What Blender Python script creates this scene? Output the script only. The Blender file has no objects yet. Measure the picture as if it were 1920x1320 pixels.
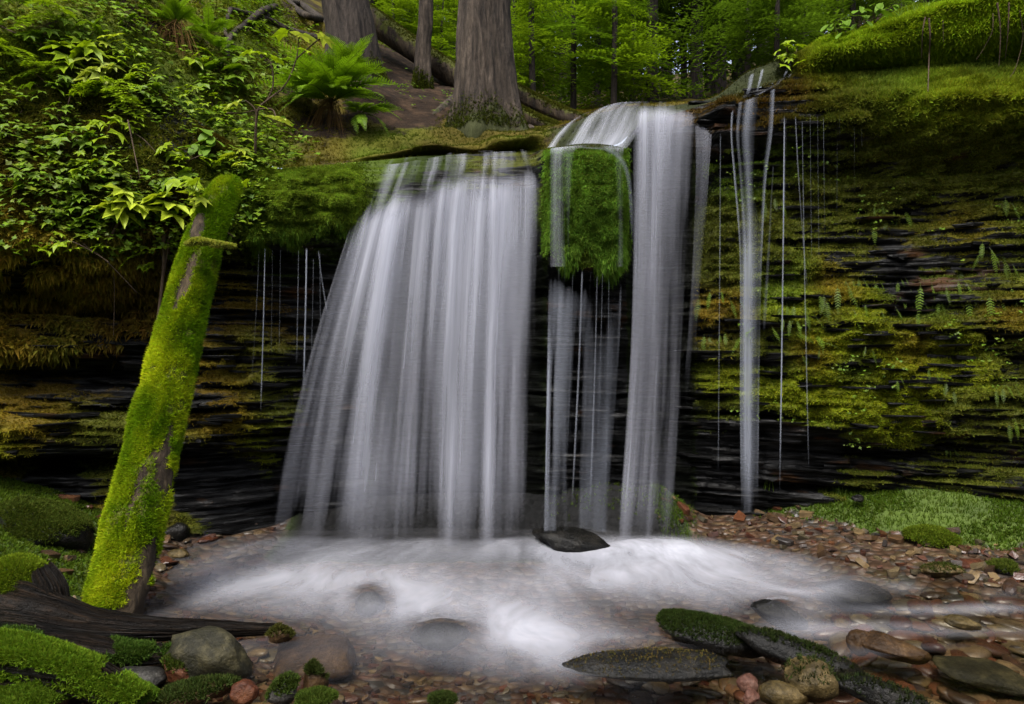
import bpy, bmesh, math, random
import numpy as np
from mathutils import Vector, Matrix
from mathutils.bvhtree import BVHTree

random.seed(7)
RNG = np.random.default_rng(7)
scene = bpy.context.scene
COL = scene.collection
PI = math.pi
R = math.radians

# ------------------------------------------------------------------ camera, sky, sun, exposure
CAM_Z, FPX, CX, CY = 1.45, 1280.0, 960.0, 660.0
cam_data = bpy.data.cameras.new('camera')
cam_data.lens, cam_data.sensor_width = 24.0, 36.0
cam_data.clip_start, cam_data.clip_end = 0.05, 400.0
cam = bpy.data.objects.new('camera', cam_data)
cam.location, cam.rotation_euler = (0, 0, CAM_Z), (R(90), 0, 0)
COL.objects.link(cam)
scene.camera = cam

SUN_EL, SUN_AZ = 60.0, 205.0          # azimuth clockwise from +Y: the light comes from behind the camera, a little left
world = bpy.data.worlds.new('World')
scene.world = world
world.use_nodes = True
wn = world.node_tree
wn.nodes.clear()
w_out = wn.nodes.new('ShaderNodeOutputWorld')
w_bg = wn.nodes.new('ShaderNodeBackground')
w_sky = wn.nodes.new('ShaderNodeTexSky')
w_sky.sky_type = 'NISHITA'
w_sky.sun_disc = False
w_sky.sun_elevation = R(SUN_EL)
w_sky.sun_rotation = R(SUN_AZ)
w_sky.air_density, w_sky.dust_density, w_sky.ozone_density = 0.8, 4.0, 1.0
w_hs = wn.nodes.new('ShaderNodeHueSaturation')
w_hs.inputs['Saturation'].default_value = 0.5
wn.links.new(w_sky.outputs[0], w_hs.inputs['Color'])
wn.links.new(w_hs.outputs[0], w_bg.inputs['Color'])
w_bg.inputs['Strength'].default_value = 0.14
wn.links.new(w_bg.outputs[0], w_out.inputs['Surface'])

sun_data = bpy.data.lights.new('sun', 'SUN')
sun_data.energy, sun_data.angle, sun_data.color = 1.5, R(18), (1.0, 0.96, 0.88)
sun = bpy.data.objects.new('sun', sun_data)
_a, _e = R(SUN_AZ), R(SUN_EL)
_d = Vector((math.sin(_a) * math.cos(_e), math.cos(_a) * math.cos(_e), math.sin(_e)))
sun.rotation_euler = (-_d).to_track_quat('-Z', 'Y').to_euler()
COL.objects.link(sun)

scene.view_settings.view_transform = 'Standard'
scene.view_settings.look = 'None'
scene.view_settings.exposure = 1.4
scene.view_settings.gamma = 1.0
scene.view_settings.use_curve_mapping = False
scene.render.engine = 'CYCLES'
scene.cycles.max_bounces = 6
scene.cycles.diffuse_bounces = 3
scene.cycles.glossy_bounces = 2
scene.cycles.transmission_bounces = 2
scene.cycles.transparent_max_bounces = 20
scene.cycles.caustics_reflective = False
scene.cycles.caustics_refractive = False
scene.cycles.use_denoising = True
scene.cycles.denoising_prefilter = 'ACCURATE'

# ------------------------------------------------------------------ small maths
def P(px, py, Y):
    """pixel of the 1920x1320 photograph at distance Y -> world point"""
    return np.array([(px - CX) / FPX * Y, Y, CAM_Z + (CY - py) / FPX * Y])

def PW(px, py, z=0.0):
    """pixel -> point on the horizontal plane z (below the eye)"""
    return P(px, py, (CAM_Z - z) * FPX / (py - CY))

def proj(V):
    Y = np.maximum(V[:, 1], 0.05)
    return CX + V[:, 0] / Y * FPX, CY - (V[:, 2] - CAM_Z) / Y * FPX

def _hash(ix, iy, iz, seed):
    h = (ix.astype(np.int64) * 374761393 + iy.astype(np.int64) * 668265263 + iz.astype(np.int64) * 2147483647 + seed * 1274126177) & 0xFFFFFFFF
    h = ((h ^ (h >> 13)) * 1274126177) & 0xFFFFFFFF
    h = ((h ^ (h >> 16)) * 2246822519) & 0xFFFFFFFF
    return ((h ^ (h >> 15)) & 0xFFFFFF) / float(0xFFFFFF)

def vnoise(p, seed=0):
    """value noise in -1..1 of points (N,3)"""
    f = np.floor(p)
    i = f.astype(np.int64)
    t = p - f
    t = t * t * (3 - 2 * t)
    out = 0
    for dx in (0, 1):
        wx = t[:, 0] if dx else 1 - t[:, 0]
        for dy in (0, 1):
            wy = t[:, 1] if dy else 1 - t[:, 1]
            for dz in (0, 1):
                wz = t[:, 2] if dz else 1 - t[:, 2]
                out = out + wx * wy * wz * _hash(i[:, 0] + dx, i[:, 1] + dy, i[:, 2] + dz, seed)
    return out * 2 - 1

def fbm(p, octv=4, seed=0, gain=0.5):
    p = np.asarray(p, float)
    out, a, tot = 0, 1.0, 0
    for o in range(octv):
        out = out + a * vnoise(p * (2.0 ** o) + 13.7 * o, seed + o)
        tot += a
        a *= gain
    return out / tot

def sstep(a, b, x):
    t = np.clip((np.asarray(x, float) - a) / (b - a), 0, 1)
    return t * t * (3 - 2 * t)

def catmull(A, t):
    """Catmull-Rom along axis 0 of A at parameters t in 0..len-1"""
    A = np.asarray(A, float)
    n = len(A)
    t = np.clip(t, 0, n - 1 - 1e-9)
    i = np.floor(t).astype(int)
    f = (t - i).reshape((-1,) + (1,) * (A.ndim - 1))
    g = lambda k: A[np.clip(k, 0, n - 1)]
    p0, p1, p2, p3 = g(i - 1), g(i), g(i + 1), g(i + 2)
    return 0.5 * (2 * p1 + (p2 - p0) * f + (2 * p0 - 5 * p1 + 4 * p2 - p3) * f ** 2 + (3 * p1 - p0 - 3 * p2 + p3) * f ** 3)

def nrm(v):
    return v / np.maximum(np.linalg.norm(v, axis=-1, keepdims=True), 1e-9)

# ------------------------------------------------------------------ mesh and object helpers
def make_mesh(name, V, F, mat=None, smooth=True, cols=None, attrs=None, uv=None):
    V = np.ascontiguousarray(V, dtype=np.float32)
    F = np.ascontiguousarray(F, dtype=np.int32)
    me = bpy.data.meshes.new(name)
    k = F.shape[1]
    me.vertices.add(len(V))
    me.vertices.foreach_set('co', V.ravel())
    me.loops.add(F.size)
    me.loops.foreach_set('vertex_index', F.ravel())
    me.polygons.add(len(F))
    me.polygons.foreach_set('loop_start', np.arange(0, F.size, k, dtype=np.int32))
    me.polygons.foreach_set('use_smooth', np.full(len(F), bool(smooth)))
    if cols is not None:
        a = me.attributes.new('col', 'FLOAT_COLOR', 'POINT')
        c = np.ones((len(V), 4), np.float32)
        c[:, :3] = cols
        a.data.foreach_set('color', c.ravel())
    for nm, arr in (attrs or {}).items():
        a = me.attributes.new(nm, 'FLOAT', 'POINT')
        a.data.foreach_set('value', np.ascontiguousarray(arr, dtype=np.float32))
    if uv is not None:
        l = me.uv_layers.new(name='UVMap')
        l.data.foreach_set('uv', np.ascontiguousarray(uv[F.ravel()], dtype=np.float32).ravel())
    me.update(calc_edges=True)
    me.validate(verbose=False)
    if mat is not None:
        me.materials.append(mat)
    return me

def link(name, me, parent=None, loc=(0, 0, 0), rot=None, scale=None):
    o = bpy.data.objects.new(name, me)
    COL.objects.link(o)
    o.location = loc
    if rot is not None:
        o.rotation_euler = rot
    if scale is not None:
        o.scale = scale
    if parent is not None:
        o.parent = parent
    return o

def tag(o, label=None, cat=None, group=None, kind=None):
    if label: o['label'] = label
    if cat: o['category'] = cat
    if group: o['group'] = group
    if kind: o['kind'] = kind
    return o

def thing(name, label, cat, loc=(0, 0, 0), group=None, rz=0.0):
    o = bpy.data.objects.new(name, None)
    COL.objects.link(o)
    o.empty_display_size = 0.05
    o.location = loc
    o.rotation_euler = (0, 0, rz)
    return tag(o, label, cat, group)

def grid_faces(nr, nc):
    i = np.arange(nr * nc).reshape(nr, nc)
    return np.stack([i[:-1, :-1], i[:-1, 1:], i[1:, 1:], i[1:, :-1]], -1).reshape(-1, 4)

def to_tris(F):
    return F if F.shape[1] == 3 else np.concatenate([F[:, [0, 1, 2]], F[:, [0, 2, 3]]])

def tube(points, radii, seg=8, caps=True):
    """tube along points -> V, F(quads, caps as degenerate fans kept as quads)"""
    pts = np.asarray(points, float)
    rad = np.broadcast_to(np.asarray(radii, float), (len(pts),))
    T = nrm(np.gradient(pts, axis=0))
    ref = np.array([0.0, 1.0, 0.0]) if abs(T[:, 1]).mean() < 0.8 else np.array([1.0, 0, 0])
    A = nrm(np.cross(T, ref))
    B = np.cross(T, A)
    th = np.linspace(0, 2 * PI, seg, endpoint=False)
    V = pts[:, None] + rad[:, None, None] * (np.cos(th)[None, :, None] * A[:, None] + np.sin(th)[None, :, None] * B[:, None])
    n = len(pts)
    V = V.reshape(-1, 3)
    i = np.arange(n * seg).reshape(n, seg)
    j = np.roll(i, -1, axis=1)
    F = np.stack([i[:-1], j[:-1], j[1:], i[1:]], -1).reshape(-1, 4)
    F = to_tris(F)
    if caps:
        a, b = len(V), len(V) + 1
        V = np.vstack([V, pts[:1], pts[-1:]])
        F = np.vstack([F, np.stack([j[0], i[0], np.full(seg, a)], -1), np.stack([i[-1], j[-1], np.full(seg, b)], -1)])
    return V, F

def join(parts):
    """[(V,F[,C])...] -> stacked"""
    Vs, Fs, Cs, o = [], [], [], 0
    for p in parts:
        Vs.append(p[0]); Fs.append(np.asarray(p[1]) + o); o += len(p[0])
        if len(p) > 2: Cs.append(p[2])
    return (np.vstack(Vs), np.vstack(Fs)) + ((np.vstack(Cs),) if Cs else ())

def polyline(pts, n):
    pts = np.asarray(pts, float)
    return catmull(pts, np.linspace(0, len(pts) - 1, n))

def vnormals(V, F):
    T = to_tris(F)
    fn = np.cross(V[T[:, 1]] - V[T[:, 0]], V[T[:, 2]] - V[T[:, 0]])
    N = np.zeros_like(V)
    for k in range(3):
        np.add.at(N, T[:, k], fn)
    return nrm(N)

# ------------------------------------------------------------------ materials
class NT:
    def __init__(self, name):
        self.m = bpy.data.materials.new(name)
        self.m.use_nodes = True
        self.t = self.m.node_tree
        self.t.nodes.clear()
        self.out = self.t.nodes.new('ShaderNodeOutputMaterial')
    def n(self, kind, **kw):
        nd = self.t.nodes.new('ShaderNode' + kind)
        for k, v in kw.items():
            if k.startswith('_'):
                setattr(nd, k[1:], v)
            else:
                key = int(k[1:]) if k[0] == 'i' and k[1:].isdigit() else k.replace('__', ' ')
                s = nd.inputs[key]
                if isinstance(v, bpy.types.NodeSocket):
                    self.t.links.new(v, s)
                else:
                    s.default_value = v
        return nd
    def surf(self, s):
        self.t.links.new(s, self.out.inputs['Surface'])
        return self.m
    def attr(self, nm):
        return self.n('Attribute', _attribute_name=nm)
    def noise(self, vec=None, scale=5.0, detail=4.0, rough=0.55, dist=0.0):
        kw = dict(Scale=scale, Detail=detail, Roughness=rough, Distortion=dist)
        if vec is not None: kw['Vector'] = vec
        return self.n('TexNoise', **kw).outputs[0]
    def ramp(self, fac, stops, interp='LINEAR'):
        nd = self.n('ValToRGB', Fac=fac)
        cr = nd.color_ramp
        cr.interpolation = interp
        while len(cr.elements) < len(stops):
            cr.elements.new(0.5)
        for e, (p, c) in zip(cr.elements, stops):
            e.position = p
            e.color = (c[0], c[1], c[2], 1) if not isinstance(c, (int, float)) else (c, c, c, 1)
        return nd.outputs[0]
    def mapr(self, v, a, b, c=0.0, d=1.0):
        return self.n('MapRange', i0=v, i1=a, i2=b, i3=c, i4=d).outputs[0]
    def math(self, op, a, b=0.0, clamp=False):
        return self.n('Math', _operation=op, _use_clamp=clamp, i0=a, i1=b).outputs[0]
    def mix(self, f, a, b, blend='MIX'):
        nd = self.t.nodes.new('ShaderNodeMix')
        nd.data_type = 'RGBA'
        nd.blend_type = blend
        for idx, v in ((0, f), (6, a), (7, b)):
            if isinstance(v, bpy.types.NodeSocket): self.t.links.new(v, nd.inputs[idx])
            elif isinstance(v, (int, float)): nd.inputs[idx].default_value = v if idx == 0 else (v, v, v, 1)
            else: nd.inputs[idx].default_value = (v[0], v[1], v[2], 1)
        return nd.outputs[2]
    def coords(self, which='Object', scale=(1, 1, 1)):
        c = self.n('TexCoord').outputs[which]
        return self.n('Mapping', Vector=c, Scale=scale).outputs[0]
    def pos(self, scale=(1, 1, 1)):
        c = self.n('NewGeometry').outputs['Position']
        return self.n('Mapping', Vector=c, Scale=scale).outputs[0]
    def bump(self, h, strength=0.4, dist=0.02):
        return self.n('Bump', Strength=strength, Distance=dist, Height=h).outputs[0]
    def principled(self, col, rough=0.6, spec=0.5, normal=None, **kw):
        k = dict(Roughness=rough)
        k['Base__Color'] = col if isinstance(col, bpy.types.NodeSocket) else (col[0], col[1], col[2], 1)
        k['Specular__IOR__Level'] = spec
        if normal is not None: k['Normal'] = normal
        k.update(kw)
        return self.n('BsdfPrincipled', **k).outputs[0]

def mat_foliage(name, trans=0.3, gloss=0.04, rough=0.45):
    t = NT(name)
    c = t.attr('col').outputs['Color']
    d = t.n('BsdfDiffuse', Color=c).outputs[0]
    c2 = t.mix(1.0, c, (1.0, 1.0, 0.45), 'MULTIPLY')
    tr = t.n('BsdfTranslucent', Color=c2).outputs[0]
    s = t.n('MixShader', i0=trans, i1=d, i2=tr).outputs[0]
    if gloss:
        g = t.n('BsdfGlossy', Color=(1, 1, 1, 1), Roughness=rough).outputs[0]
        s = t.n('MixShader', i0=gloss, i1=s, i2=g).outputs[0]
    return t.surf(s)

M_MOSS = mat_foliage('moss', 0.3, 0.0)
M_LEAF = mat_foliage('leaf', 0.35, 0.012)
M_NEEDLE = mat_foliage('needles', 0.4, 0.0)

def mat_cliff():
    t = NT('wet_slate')
    lay = t.pos((3.0, 3.0, 42.0))
    n1 = t.noise(lay, 1.0, 6.0, 0.6, 0.4)
    n2 = t.noise(t.pos(), 9.0, 6.0, 0.65)
    n3 = t.noise(t.pos((6, 6, 30)), 1.0, 5.0, 0.7)
    rock = t.ramp(n1, [(0.3, (0.002, 0.002, 0.002)), (0.54, (0.006, 0.006, 0.006)), (0.66, (0.014, 0.014, 0.014)), (0.8, (0.065, 0.063, 0.062))])
    rust = t.mapr(t.noise(t.pos((2, 2, 7)), 1.0, 5.0), 0.6, 0.72)
    rock = t.mix(rust, rock, (0.05, 0.024, 0.010))
    a = t.attr('col').outputs['Color']
    mcol = t.mix(t.mapr(n2, 0.3, 0.7), t.mix(1.0, a, (0.45, 0.42, 0.4), 'MULTIPLY'), a)
    mm = t.attr('moss').outputs['Fac']
    mk = t.mapr(t.math('ADD', mm, t.math('MULTIPLY', t.math('SUBTRACT', n3, 0.5), 1.2)), 0.42, 0.58)
    col = t.mix(mk, rock, mcol)
    rough = t.mapr(mk, 0, 1, 0.38, 0.95)
    b = t.bump(t.math('ADD', n1, t.math('MULTIPLY', n2, 0.8)), 0.7, 0.03)
    return t.surf(t.principled(col, rough, t.mapr(n1, 0.45, 0.75, 0.03, 0.4), b))
M_CLIFF = mat_cliff()

def mat_soil():
    t = NT('forest_soil')
    n = t.noise(t.pos(), 6.0, 8.0, 0.7)
    soil = t.ramp(n, [(0.3, (0.008, 0.005, 0.003)), (0.5, (0.02, 0.012, 0.007)), (0.7, (0.06, 0.036, 0.02))])
    a = t.attr('col').outputs['Color']
    mm = t.attr('moss').outputs['Fac']
    n3 = t.noise(t.pos(), 3.0, 5.0, 0.7)
    mk = t.mapr(t.math('ADD', mm, t.math('MULTIPLY', t.math('SUBTRACT', n3, 0.5), 1.4)), 0.42, 0.58)
    return t.surf(t.principled(t.mix(mk, soil, a), 0.95, 0.15, t.bump(n, 0.8, 0.05)))
M_SOIL = mat_soil()

def mat_bed():
    t = NT('creek_gravel')
    v = t.n('TexVoronoi', Vector=t.pos((14, 18, 14)), Scale=1.0, Randomness=1.0)
    base = t.ramp(t.n('SeparateColor', Color=v.outputs['Color']).outputs[0], [(0.0, (0.06, 0.035, 0.022)), (0.3, (0.10, 0.055, 0.03)), (0.55, (0.05, 0.045, 0.04)), (0.75, (0.12, 0.08, 0.04)), (1.0, (0.09, 0.045, 0.03))])
    dk = t.mapr(v.outputs['Distance'], 0.25, 0.75, 1.0, 0.25)
    n = t.noise(t.pos(), 25.0, 5.0)
    col = t.mix(1.0, base, t.ramp(dk, [(0, 0.25), (1, 1.0)]), 'MULTIPLY')
    col = t.mix(t.mapr(n, 0.4, 0.7), col, t.mix(1.0, col, 0.55, 'MULTIPLY'))
    a = t.attr('col').outputs['Color']
    mm = t.attr('moss').outputs['Fac']
    mk = t.mapr(t.math('ADD', mm, t.math('MULTIPLY', t.math('SUBTRACT', t.noise(t.pos(), 8.0, 5.0), 0.5), 0.8)), 0.4, 0.6)
    col = t.mix(mk, col, a)
    b = t.bump(t.math('ADD', dk, t.math('MULTIPLY', n, 0.4)), 0.8, 0.03)
    return t.surf(t.principled(col, t.mapr(mk, 0, 1, 0.4, 0.95), 0.4, b))
M_BED = mat_bed()

STONE_RAMP = [(0.0, (0.040, 0.012, 0.006)), (0.14, (0.065, 0.024, 0.011)), (0.28, (0.03, 0.018, 0.011)), (0.42, (0.085, 0.048, 0.020)), (0.54, (0.024, 0.022, 0.022)),
              (0.64, (0.10, 0.034, 0.014)), (0.72, (0.11, 0.085, 0.045)), (0.8, (0.05, 0.042, 0.024)), (0.9, (0.16, 0.11, 0.05)), (1.0, (0.016, 0.014, 0.015))]
def mat_stone(name, use_attr=False, rough=0.3):
    t = NT(name)
    if use_attr:
        c = t.attr('col').outputs['Color']
    else:
        c = t.ramp(t.n('ObjectInfo').outputs['Random'], STONE_RAMP)
    n = t.noise(t.pos(), 30.0, 6.0, 0.65)
    n2 = t.noise(t.pos((8, 8, 30)), 1.0, 5.0, 0.6)
    c = t.mix(t.mapr(n, 0.35, 0.7), c, t.mix(1.0, c, (0.42, 0.4, 0.4), 'MULTIPLY'))
    c = t.mix(t.mapr(n2, 0.52, 0.75), c, t.mix(1.0, c, (1.7, 1.6, 1.5), 'MULTIPLY'))
    return t.surf(t.principled(c, t.mapr(n, 0.3, 0.7, rough - 0.12, rough + 0.2), 0.5, t.bump(t.math('ADD', n, n2), 0.5, 0.008)))
M_STONE = mat_stone('wet_stone')
M_GRAVEL = mat_stone('wet_gravel', True)

def mat_rock(name, c0, c1, c2, rough=0.35, scale=9.0):
    t = NT(name)
    v = t.coords('Object')
    n = t.noise(v, scale, 7.0, 0.65)
    f = t.noise(v, scale * 6, 4.0, 0.7)
    c = t.ramp(n, [(0.3, c0), (0.5, c1), (0.68, c2)])
    c = t.mix(t.mapr(f, 0.35, 0.7), c, t.mix(1.0, c, (0.4, 0.4, 0.4), 'MULTIPLY'))
    c = t.mix(t.mapr(f, 0.62, 0.75), c, t.mix(1.0, c, (2.0, 1.9, 1.8), 'MULTIPLY'))
    return t.surf(t.principled(c, t.mapr(f, 0.3, 0.7, rough - 0.1, rough + 0.2), 0.16, t.bump(t.math('ADD', n, t.math('MULTIPLY', f, 0.5)), 0.8, 0.02)))
M_RK_OLIVE = mat_rock('olive_grey_rock', (0.010, 0.010, 0.006), (0.026, 0.024, 0.013), (0.07, 0.06, 0.028), 0.5)
M_RK_DARK = mat_rock('dark_wet_rock', (0.004, 0.004, 0.004), (0.008, 0.0078, 0.007), (0.022, 0.02, 0.017), 0.26)
M_RK_RED = mat_rock('red_wet_rock', (0.03, 0.009, 0.005), (0.075, 0.024, 0.011), (0.14, 0.055, 0.024), 0.35)
M_RK_BROWN = mat_rock('brown_wet_rock', (0.014, 0.008, 0.004), (0.045, 0.024, 0.010), (0.10, 0.058, 0.025), 0.35)
M_RK_YELLOW = mat_rock('yellow_brown_rock', (0.016, 0.013, 0.007), (0.07, 0.05, 0.018), (0.16, 0.115, 0.05), 0.35)
M_RK_PINK = mat_rock('pink_wet_rock', (0.05, 0.022, 0.015), (0.11, 0.05, 0.035), (0.2, 0.11, 0.08), 0.35)
M_RK_GREY = mat_rock('grey_slate_rock', (0.01, 0.01, 0.01), (0.028, 0.026, 0.023), (0.09, 0.085, 0.075), 0.4)

def mat_bark(name, c0, c1, c2, sc=(10, 10, 1.6), moss=None, rough=0.9):
    t = NT(name)
    v = t.coords('Object', sc)
    n = t.noise(v, 1.5, 7.0, 0.65, 0.5)
    f = t.noise(t.coords('Object', (40, 40, 14)), 1.0, 5.0, 0.7)
    c = t.ramp(n, [(0.32, c0), (0.5, c1), (0.68, c2)])
    c = t.mix(t.mapr(f, 0.35, 0.7), t.mix(1.0, c, (0.5, 0.5, 0.5), 'MULTIPLY'), c)
    if moss:
        mm = t.attr('moss').outputs['Fac']
        n3 = t.noise(t.coords('Object'), 9.0, 5.0)
        mk = t.mapr(t.math('ADD', mm, t.math('MULTIPLY', t.math('SUBTRACT', n3, 0.5), 1.2)), 0.42, 0.58)
        c = t.mix(mk, c, moss)
    return t.surf(t.principled(c, rough, 0.25, t.bump(t.math('ADD', n, t.math('MULTIPLY', f, 0.5)), 0.9, 0.03)))
M_BARK = mat_bark('grey_brown_bark', (0.010, 0.007, 0.005), (0.05, 0.037, 0.027), (0.115, 0.088, 0.066), moss=(0.032, 0.036, 0.010))
M_BARK_D = mat_bark('dark_bark', (0.012, 0.009, 0.008), (0.04, 0.03, 0.024), (0.08, 0.062, 0.05), moss=(0.04, 0.05, 0.012))
M_LOG = mat_bark('mossy_log_bark', (0.015, 0.011, 0.008), (0.05, 0.035, 0.022), (0.11, 0.08, 0.045), moss=(0.075, 0.085, 0.012))
M_ROOT = mat_bark('root_bark', (0.012, 0.009, 0.007), (0.04, 0.03, 0.022), (0.09, 0.07, 0.05))
M_TWIG = mat_bark('twig_bark', (0.04, 0.025, 0.015), (0.10, 0.065, 0.04), (0.17, 0.12, 0.08))
M_DRIFT = None
def mat_drift():
    t = NT('wet_driftwood')
    v = t.attr('grain').outputs['Fac']
    c3 = t.n('CombineXYZ', X=t.math('MULTIPLY', t.attr('along').outputs['Fac'], 3.0), Y=t.math('MULTIPLY', v, 9.0), Z=0.0).outputs[0]
    n = t.noise(c3, 1.6, 7.0, 0.65, 0.3)
    f = t.noise(t.coords('Object'), 45.0, 5.0, 0.7)
    c = t.ramp(n, [(0.36, (0.002, 0.0015, 0.001)), (0.52, (0.008, 0.0055, 0.0035)), (0.68, (0.035, 0.022, 0.013))])
    return t.surf(t.principled(c, t.mapr(f, 0.3, 0.7, 0.2, 0.5), 0.15, t.bump(t.math('ADD', n, t.math('MULTIPLY', f, 0.4)), 1.0, 0.04)))
M_DRIFT = mat_drift()

def mat_fall(name, tint=(0.53, 0.545, 0.63), su=1.0, gain=0.8):
    """silky falling water: white water broken into streaks that follow the fall (uv: across, along in metres)"""
    t = NT(name)
    uv = t.n('UVMap', _uv_map='UVMap').outputs[0]
    a = t.noise(t.n('Mapping', Vector=uv, Scale=(6 * su, 0.22, 1)).outputs[0], 1.0, 4.0, 0.62, 0.15)
    b = t.noise(t.n('Mapping', Vector=uv, Scale=(38 * su, 0.4, 1), Location=(3.1, 7.7, 0)).outputs[0], 1.0, 3.0, 0.6)
    c = t.noise(t.n('Mapping', Vector=uv, Scale=(170 * su, 0.9, 1)).outputs[0], 1.0, 2.0, 0.6)
    s = t.math('ADD', t.math('MULTIPLY', t.mapr(a, 0.3, 0.7), 0.78), t.math('ADD', t.math('MULTIPLY', t.mapr(b, 0.3, 0.72), 0.22), t.math('MULTIPLY', t.mapr(c, 0.3, 0.7), 0.09)))
    big = t.noise(t.n('Mapping', Vector=uv, Scale=(1.9 * su, 0.12, 1), Location=(9.3, 1.7, 0)).outputs[0], 1.0, 2.0, 0.5)
    s = t.math('MULTIPLY', s, t.mapr(big, 0.3, 0.65, 0.6, 1.25))
    d = t.attr('dens').outputs['Fac']
    thin = t.math('MULTIPLY', s, d)
    al = t.mapr(t.math('ADD', thin, t.math('MULTIPLY', d, t.math('MULTIPLY', d, 0.22))), 0.2, 1.16, 0.0, 0.97 * gain)
    df = t.n('BsdfDiffuse', Color=(tint[0], tint[1], tint[2], 1)).outputs[0]
    tl = t.n('BsdfTranslucent', Color=(tint[0], tint[1], tint[2], 1)).outputs[0]
    w = t.n('MixShader', i0=0.35, i1=df, i2=tl).outputs[0]
    tp = t.n('BsdfTransparent').outputs[0]
    return t.surf(t.n('MixShader', i0=al, i1=tp, i2=w).outputs[0])
M_FALL = mat_fall('falling_water')
M_STRAND = mat_fall('thin_falling_water', (0.52, 0.56, 0.66), 0.5)

def mat_pool():
    t = NT('silky_creek_water')
    uv = t.n('UVMap', _uv_map='UVMap').outputs[0]
    a = t.noise(t.n('Mapping', Vector=uv, Scale=(15, 1.6, 1)).outputs[0], 1.0, 4.0, 0.6, 0.4)
    b = t.noise(t.n('Mapping', Vector=uv, Scale=(42, 3.5, 1)).outputs[0], 1.0, 3.0, 0.6, 0.3)
    f = t.attr('foam').outputs['Fac']
    st = t.math('ADD', t.math('MULTIPLY', t.mapr(a, 0.3, 0.7), 0.7), t.math('MULTIPLY', t.mapr(b, 0.3, 0.7), 0.3))
    al = t.math('MULTIPLY', f, t.mapr(st, 0.0, 1.0, 0.5, 1.2), True)
    df = t.n('BsdfDiffuse', Color=(0.47, 0.48, 0.54, 1)).outputs[0]
    nb = t.bump(t.noise(t.n('Mapping', Vector=uv, Scale=(14, 3, 1)).outputs[0], 1.0, 3.0), 0.4, 0.04)
    gl = t.n('BsdfGlossy', Color=(1, 1, 1, 1), Roughness=0.13, Normal=nb).outputs[0]
    tp = t.n('BsdfTransparent', Color=(0.86, 0.84, 0.78, 1)).outputs[0]
    fr = t.n('Fresnel', IOR=1.33, Normal=nb).outputs[0]
    clear = t.n('MixShader', i0=t.math('MULTIPLY', fr, 0.85), i1=tp, i2=gl).outputs[0]
    return t.surf(t.n('MixShader', i0=al, i1=clear, i2=df).outputs[0])
M_POOL = mat_pool()

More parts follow.
